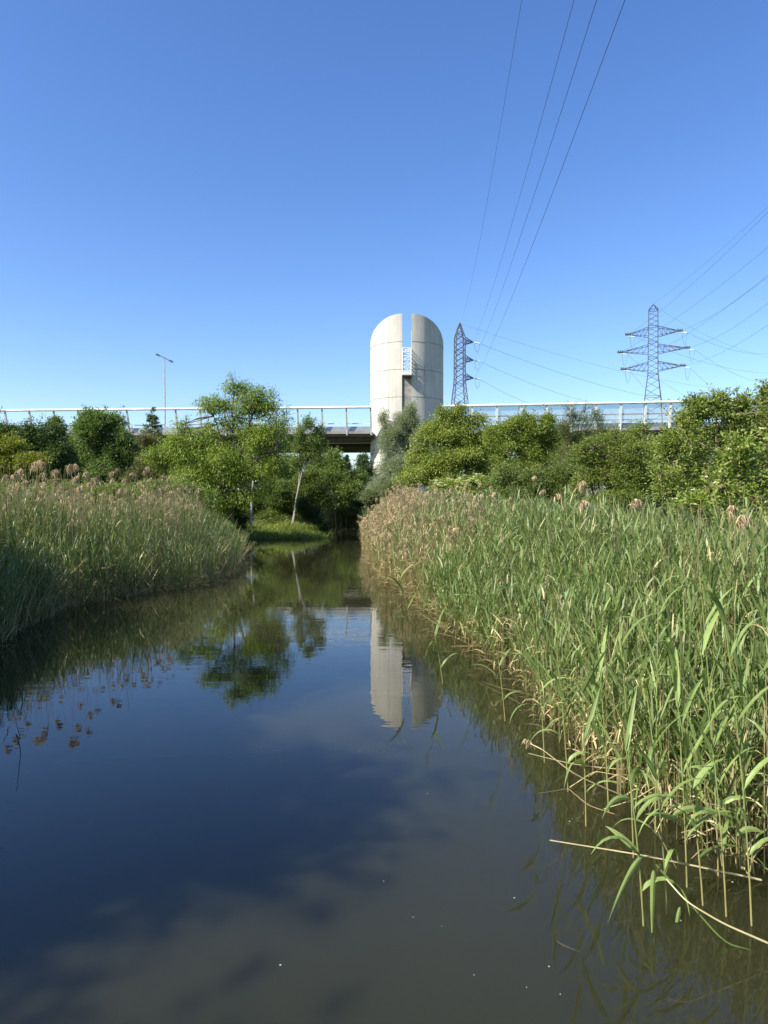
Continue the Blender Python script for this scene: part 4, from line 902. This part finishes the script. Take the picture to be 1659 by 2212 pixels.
P2 = [(1252, 1042, 11.5, 'pale curved plume on a tall stalk above the middle of the right reeds'), (1364, 1082, 8.2, 'upright brown plume right of the middle, in front of the dark shrub gap'), (1590, 1118, 6.6, 'tan plume against the flowering bush at right'), (1572, 1098, 7.4, 'darker plume tucked behind the tan one at right'),
      (1034, 1045, 24, 'thin plume above the border of tan and green reeds, left one'), (1062, 1052, 22, 'thin plume above the border of tan and green reeds, right one'), (1150, 1030, 18, 'dark thin plume leaning left before the dark shrub'), (1168, 1060, 17, 'small tilted plume right of the dark leaning one'),
      (1252, 1085, 8.5, 'loose fluffy tuft directly below the pale curved plume'), (985, 1050, 28, 'tan plume in front of the cream flowered bush')]
for i, (x, y, D, l) in enumerate(P2): plumed(x, y, D, l, GR_, 400+i, lean=rng0.normal(0, .12), size=.21)

SRT = []
# single green reeds standing free in the water at the right
def single_reed(base, H, lean, seed, nleaf, label, LL=.42, copyof=None):
    rng = np.random.default_rng(seed); t = empty('green_reed', (base[0], base[1], 0), label, 'reed', 'single reeds standing in the water before the right bed'); SRT.append(t)
    g = G(); k = np.linspace(0, 1, 9); P = np.stack([base[0]+lean[0]*k**1.6, base[1]+lean[1]*k**1.6, -.3+(H+.3)*k], 1)
    kk = np.clip(k*2.2-.3, 0, 1)[:, None]; C = (STR2*1.0)*(1-kk)+(GRN2*1.0)*kk
    tubes(g, P, .0055*(1-.5*k), C[None], 6); sub_mesh(g, 'stem', M_REED, t)
    for j in range(nleaf):
        f = .28+.7*(j+.5)/nleaf; b = np.array([np.interp(f, k, P[:, i]) for i in range(3)]); a = rng.uniform(0, .8)+j*math.pi+rng.normal(0, .5)
        g = G(); ribbons(g, b[None], np.array([[math.cos(a), math.sin(a), 1.1+1.2*f]]), np.array([LL*rng.uniform(.75, 1.25)]), np.array([.034*rng.uniform(.8, 1.1)]), np.array([abs(rng.normal(1.5+(.9 if j < 2 else 0), .9))]), 8,
                         (GRN*.6+GRN2*.5)*rng.uniform(.85, 1.2), rng, twist=.5, fold=.25)
        sub_mesh(g, 'leaf', M_REED, t)
def leaf_path(t, a, b, c, w, colr, seed):
    k = np.linspace(0, 1, 12)[:, None]; a, b, c = map(np.array, (a, b, c))
    P = a*(1-k)**2+2*b*k*(1-k)+c*k**2; T = unit(np.gradient(P, axis=0)); s = unit(np.cross(T, np.array([.25, -1, .3]))); n = np.cross(s, T)
    hw = w*.5*np.interp(k[:, 0], [0, .1, .35, .7, 1], [.35, .8, 1, .7, .04])[:, None]
    V = np.stack([P-s*hw, P+n*hw*.3, P+s*hw], 1).reshape(-1, 3); idx = np.arange(36).reshape(12, 3)
    Q = np.concatenate([np.stack([idx[:-1, j], idx[:-1, j+1], idx[1:, j+1], idx[1:, j]], -1) for j in (0, 1)])
    g = G(); g.add(V, Q, colr); sub_mesh(g, 'leaf', M_REED, t)
def foot(xd, yd): D = CAMZ/((yd-1080)/F); return (W(xd, 1080, D)[0], D)
SR = [(1400, 2010, 1.15, (-.12, .05), 5, 'green reed standing furthest out in the water, with long hanging leaves'), (1450, 1985, 1.3, (-.1, .1), 6, 'green reed second furthest out, leaning over its neighbour'), (1492, 1925, 1.5, (-.06, .1), 6, 'tall single reed right of the two outermost ones'),
      (1530, 1965, 1.45, (-.2, .05), 6, 'single reed leaning left, near the bent straw'), (1270, 1790, 1.35, (-.05, .0), 6, 'lone green reed with crossing leaves above the curled straw'), (1232, 1715, 1.3, (-.1, .1), 6, 'thin reed at the outer corner of the right bed'),
      (1375, 1860, 1.6, (-.08, .1), 7, 'reed between the corner reeds and the outermost one'), (1580, 1990, 1.7, (-.15, .1), 7, 'reed close to the right edge with a broad arched leaf'), (1635, 2010, 1.9, (-.15, .1), 8, 'nearest reed at the right edge of the photo'), (1420, 1800, 1.75, (.05, .1), 7, 'reed at the foot of the dense bed, above the outermost reeds'),
      (1095, 1560, 1.3, (-.2, 0), 6, 'dark leaning reed at the inner bend of the right bed'), (960, 1480, 1.2, (-.25, .1), 5, 'thin reed leaning over the tower reflection'), (900, 1420, 1.4, (-.3, 0), 5, 'reed leaning out left of the bed near the tower reflection'), (1180, 1650, 1.4, (-.12, 0), 6, 'reed between the inner bend and the outer corner'),
      (1320, 1760, 1.6, (-.1, .1), 7, 'reed just behind the curled straw'), (1560, 1900, 2.0, (-.1, .1), 8, 'tall reed in the dense front at lower right')]
for i, (x, y, H, ln, nl, l) in enumerate(SR): single_reed(foot(x, y), H, ln, 500+i, nl, l)

for i, (A, B, C_, w) in enumerate([(((905, 810), 4.15), ((790, 690), 4.15), ((700, 640), 4.2), .036), (((925, 818), 4.15), ((850, 850), 4.1), ((715, 1210), 4.05), .032), (((985, 905), 4.15), ((975, 1000), 4.1), ((975, 1340), 4.05), .036),
                           (((1140, 1120), 4.2), ((1120, 1200), 4.15), ((1108, 1360), 4.15), .03), (((1135, 610), 4.4), ((1040, 560), 4.3), ((935, 572), 4.3), .034), (((840, 480), 4.5), ((740, 440), 4.45), ((680, 600), 4.4), .034),
                           (((1100, 580), 4.5), ((1190, 480), 4.5), ((1500, 610), 4.6), .04), (((1480, 700), 4.5), ((1530, 620), 4.5), ((1650, 690), 4.5), .04), (((920, 490), 4.5), ((1010, 440), 4.5), ((1100, 480), 4.55), .032)]):
    q = [W((1900+x/1.511)/1.807, (2800+y/1.511)/1.807, D) for (x, y), D in (A, B, C_)]
    leaf_path(SRT[0 if i < 3 else (1 if i < 5 else 3)], *q, w, (GRN*.35+GRN2*.8), i)
def path_thing(name, pts, r0, r1, colr, label, cat, mt, n=18, group=None):
    pts = np.array(pts, float); k = np.linspace(0, 1, n); kk = np.linspace(0, 1, len(pts)); P = np.stack([np.interp(k, kk, pts[:, j]) for j in range(3)], 1)
    for _ in range(2): P[1:-1] = (P[:-2]+2*P[1:-1]+P[2:])/4
    g = G(); tubes(g, P, np.linspace(r0, r1, n), colr, 5); return props(link(name, g.mesh(name), None, [mt]), label, cat, group)
def WZ(xd, yd, z):    # point at height z seen at the pixel
    D = (CAMZ-z)/((yd-1080)/F); p = W(xd, yd, D); return p
GS = 'bent and fallen straw stalks over the water'
def bent(pts, label, r=.006, c=STR*1.15):
    o = path_thing('dry_stalk', [WZ(*p) for p in pts], r, r*.5, c, label, 'reed stalk', M_STRAW, group=GS)
S6 = lambda x, y: ((1900+x/1.511)/1.807, (2800+y/1.511)/1.807)
bent([(*S6(1620, 960), .03), (*S6(1340, 900), .12), (*S6(930, 815), .22), (*S6(372, 725), .32)], 'long straight straw stalk lying across the outermost reeds, pointing left', .0075)
bent([(*S6(1655, 1330), .1), (*S6(1400, 1220), .2), (*S6(1180, 1090), .3), (*S6(1060, 955), .36)], 'straw stalk with a curled tip reaching up from the lower right edge', .0065)
bent([(*S6(820, 470), .05), (*S6(520, 340), .3), (*S6(330, 190), .5), (*S6(255, 155), .52)], 'arched straw stalk with a curled brown tuft, over the water left of the reeds')
bent([(*S6(1150, 330), .05), (*S6(700, 300), .12), (*S6(500, 275), .16), (*S6(245, 212), .25)], 'thin straw stalk under the tufted one, almost level with the water', .005)
bent([(*S6(780, 580), .03), (*S6(600, 520), .08), (*S6(480, 420), .15)], 'short reddish straw stalk with pale bits below the tufted one', .0045, np.array([.36, .25, .13]))
bent([(*S6(1000, 870), .1), (*S6(1400, 1330), .03), (*S6(1650, 1400), .02)], 'dark green flattened stem running down to the right across the water', .006, GRN*.7)
rngp = np.random.default_rng(3)
g = G(); q = WZ(*S6(262, 150), .52); plume(g, q[None]+np.array([[0, 0, .02]]), rngp, .12, 26, None, np.array([2.6])); props(link('plume', g.mesh('plume'), None, [M_STRAW]), 'curled brown tuft at the tip of the arched straw stalk', 'plume', GS)
# random bent stalks low in both beds
for k in range(10):
    rg = np.random.default_rng(600+k); x = rg.uniform(1180, 1640); y = 1650+(x-1180)*.55+rg.uniform(-60, 40); d = rg.uniform(40, 150)*rg.choice([-1, 1])
    bent([(x, y, .02), (x+d*.5, y-rg.uniform(20, 70), .2), (x+d, y-rg.uniform(0, 90), rg.uniform(.1, .35))], 'thin straw stalk tangled low among the front stems of the right bed', .0035)
# floating twig
tw = np.array([.05, .045, .04])
P = [WZ(*S6(x, y), z) for x, y, z in ((415, 1318, .03), (430, 1335, .03), (520, 1375, .025), (650, 1430, .01))]
o = path_thing('floating_twig', P, .004, .007, tw, 'dark forked twig floating at lower right with white specks on it', 'twig', M_BARK)
g = G(); a, b = WZ(*S6(650, 1430), .012), WZ(*S6(890, 1418), .0); c0 = WZ(*S6(640, 1440), .012)
tubes(g, np.array([a, (a+b)/2, b]), np.array([.006, .005, .003]), tw, 5); tubes(g, np.array([c0-(0.03, 0, 0), c0, c0+(.015, .01, .012)]), np.array([.006, .009, .005]), tw, 5); x = link('twig_fork', g.mesh('twig_fork'), o, [M_BARK]); x.location = (0, 0, 0)
path_thing('drifting_twig', [WZ(x, y, z) for x, y, z in ((-20, 1832, .01), (5, 1832, .02), (25, 1836, .01))], .004, .002, tw, 'tiny dark twig on the water at the left edge', 'twig', M_BARK)
path_thing('drifting_twig', [WZ(x, y, z) for x, y, z in ((30, 1580, -.01), (45, 1600, .06), (35, 1560, .35))], .006, .002, tw, 'thin dark stick poking out of the water by the left edge', 'twig', M_BARK)
path_thing('water_weed', [WZ(x, y, z) for x, y, z in ((438, 1975, -.02), (440, 1958, .004), (446, 1946, .008), (458, 1940, .002))], .008, .005, (.16, .14, .09), 'pale knobbly tip of a water weed in the lower left water', 'water plant', M_STRAW)
path_thing('water_weed', [WZ(x, y, z) for x, y, z in ((1144, 1965, .02), (1145, 2010, .004), (1146, 2040, -.004))], .003, .003, (.2, .13, .07), 'thin reddish stem standing in the open water at lower right', 'water plant', M_STRAW)
# petals on the water
rg = np.random.default_rng(71); me = None
for k in range(22):
    x = rg.uniform(560, 1620) if k < 14 else rg.normal(1330, 140); y = rg.uniform(1600, 2190)
    D = CAMZ/((y-1080)/F); p = W(x, y, D)
    if me is None:
        g = G(); a = np.linspace(0, 2*math.pi, 9)[:-1]; V = [(0.006*math.cos(t)*1.5, .006*math.sin(t), .0015) for t in a]+[(0, 0, .0028)]
        g.add(V, [[8, 0, 1, 2], [8, 2, 3, 4], [8, 4, 5, 6], [8, 6, 7, 0]], (.75, .75, .68)); me = g.mesh('floating_petal'); me.materials.append(M_STRAW)
    o = bpy.data.objects.new('floating_petal', me); col.objects.link(o); o.location = (p[0], p[1], .001); o.rotation_euler = (0, 0, rg.uniform(0, 6)); s = rg.uniform(.3, .75); o.scale = (s, s, s)
    props(o, 'tiny white petal floating on the dark water', 'petal', 'petals scattered on the water')

# trees on the left bank beside and behind the camera, outside the frame: they shade the near water
def side_tree(x, y, H, r, label, seed):
    rng = np.random.default_rng(seed); bz = float(ground(np.array([x]), np.array([y]))[0]); t = empty('broadleaf_tree', (x, y, bz), label, 'tree', BG)
    gb, gl = G(), G(); tubes(gb, np.array([(x, y, bz), (x+.1, y, H*.4), (x, y+.1, H*.8)]), np.array([.16, .12, .05]), BARKC, 6)
    for k in range(16):
        c = np.array([x+rng.normal(0, r*.38), y+rng.normal(0, r*.38), H*rng.uniform(.3, .85)]); v = unit(rng.normal(0, 1, (150, 3)))*rng.uniform(.2, 1, (150, 1))*r*.6
        leaves_cluster(gl, c+v, 16, .22, *MG, rng, np.tile(c, (150, 1)), .25); tubes(gb, np.array([(x, y, H*.35), (c+np.array([x, y, H*.35]))/2, c]), np.array([.06, .04, .01]), BARKC, 4)
    link('trunk', gb.mesh('trunk'), t, [M_BARK]); link('crown', gl.mesh('crown'), t, [M_LEAF])
side_tree(-9.4, 1.2, 9.2, 2.9, 'bushy tree on the left bank beside the viewpoint, outside the photo', 700)
side_tree(-10.8, 6.0, 9.0, 2.9, 'second bushy tree on the left bank, outside the photo beyond its left edge', 701)
side_tree(-13.6, 9.6, 8.6, 2.6, 'third bushy tree on the left bank, farthest from the viewpoint, outside the photo', 702)
side_tree(-9.8, -3.0, 7.6, 2.3, 'fourth bushy tree on the left bank, behind the viewpoint, outside the photo', 703)
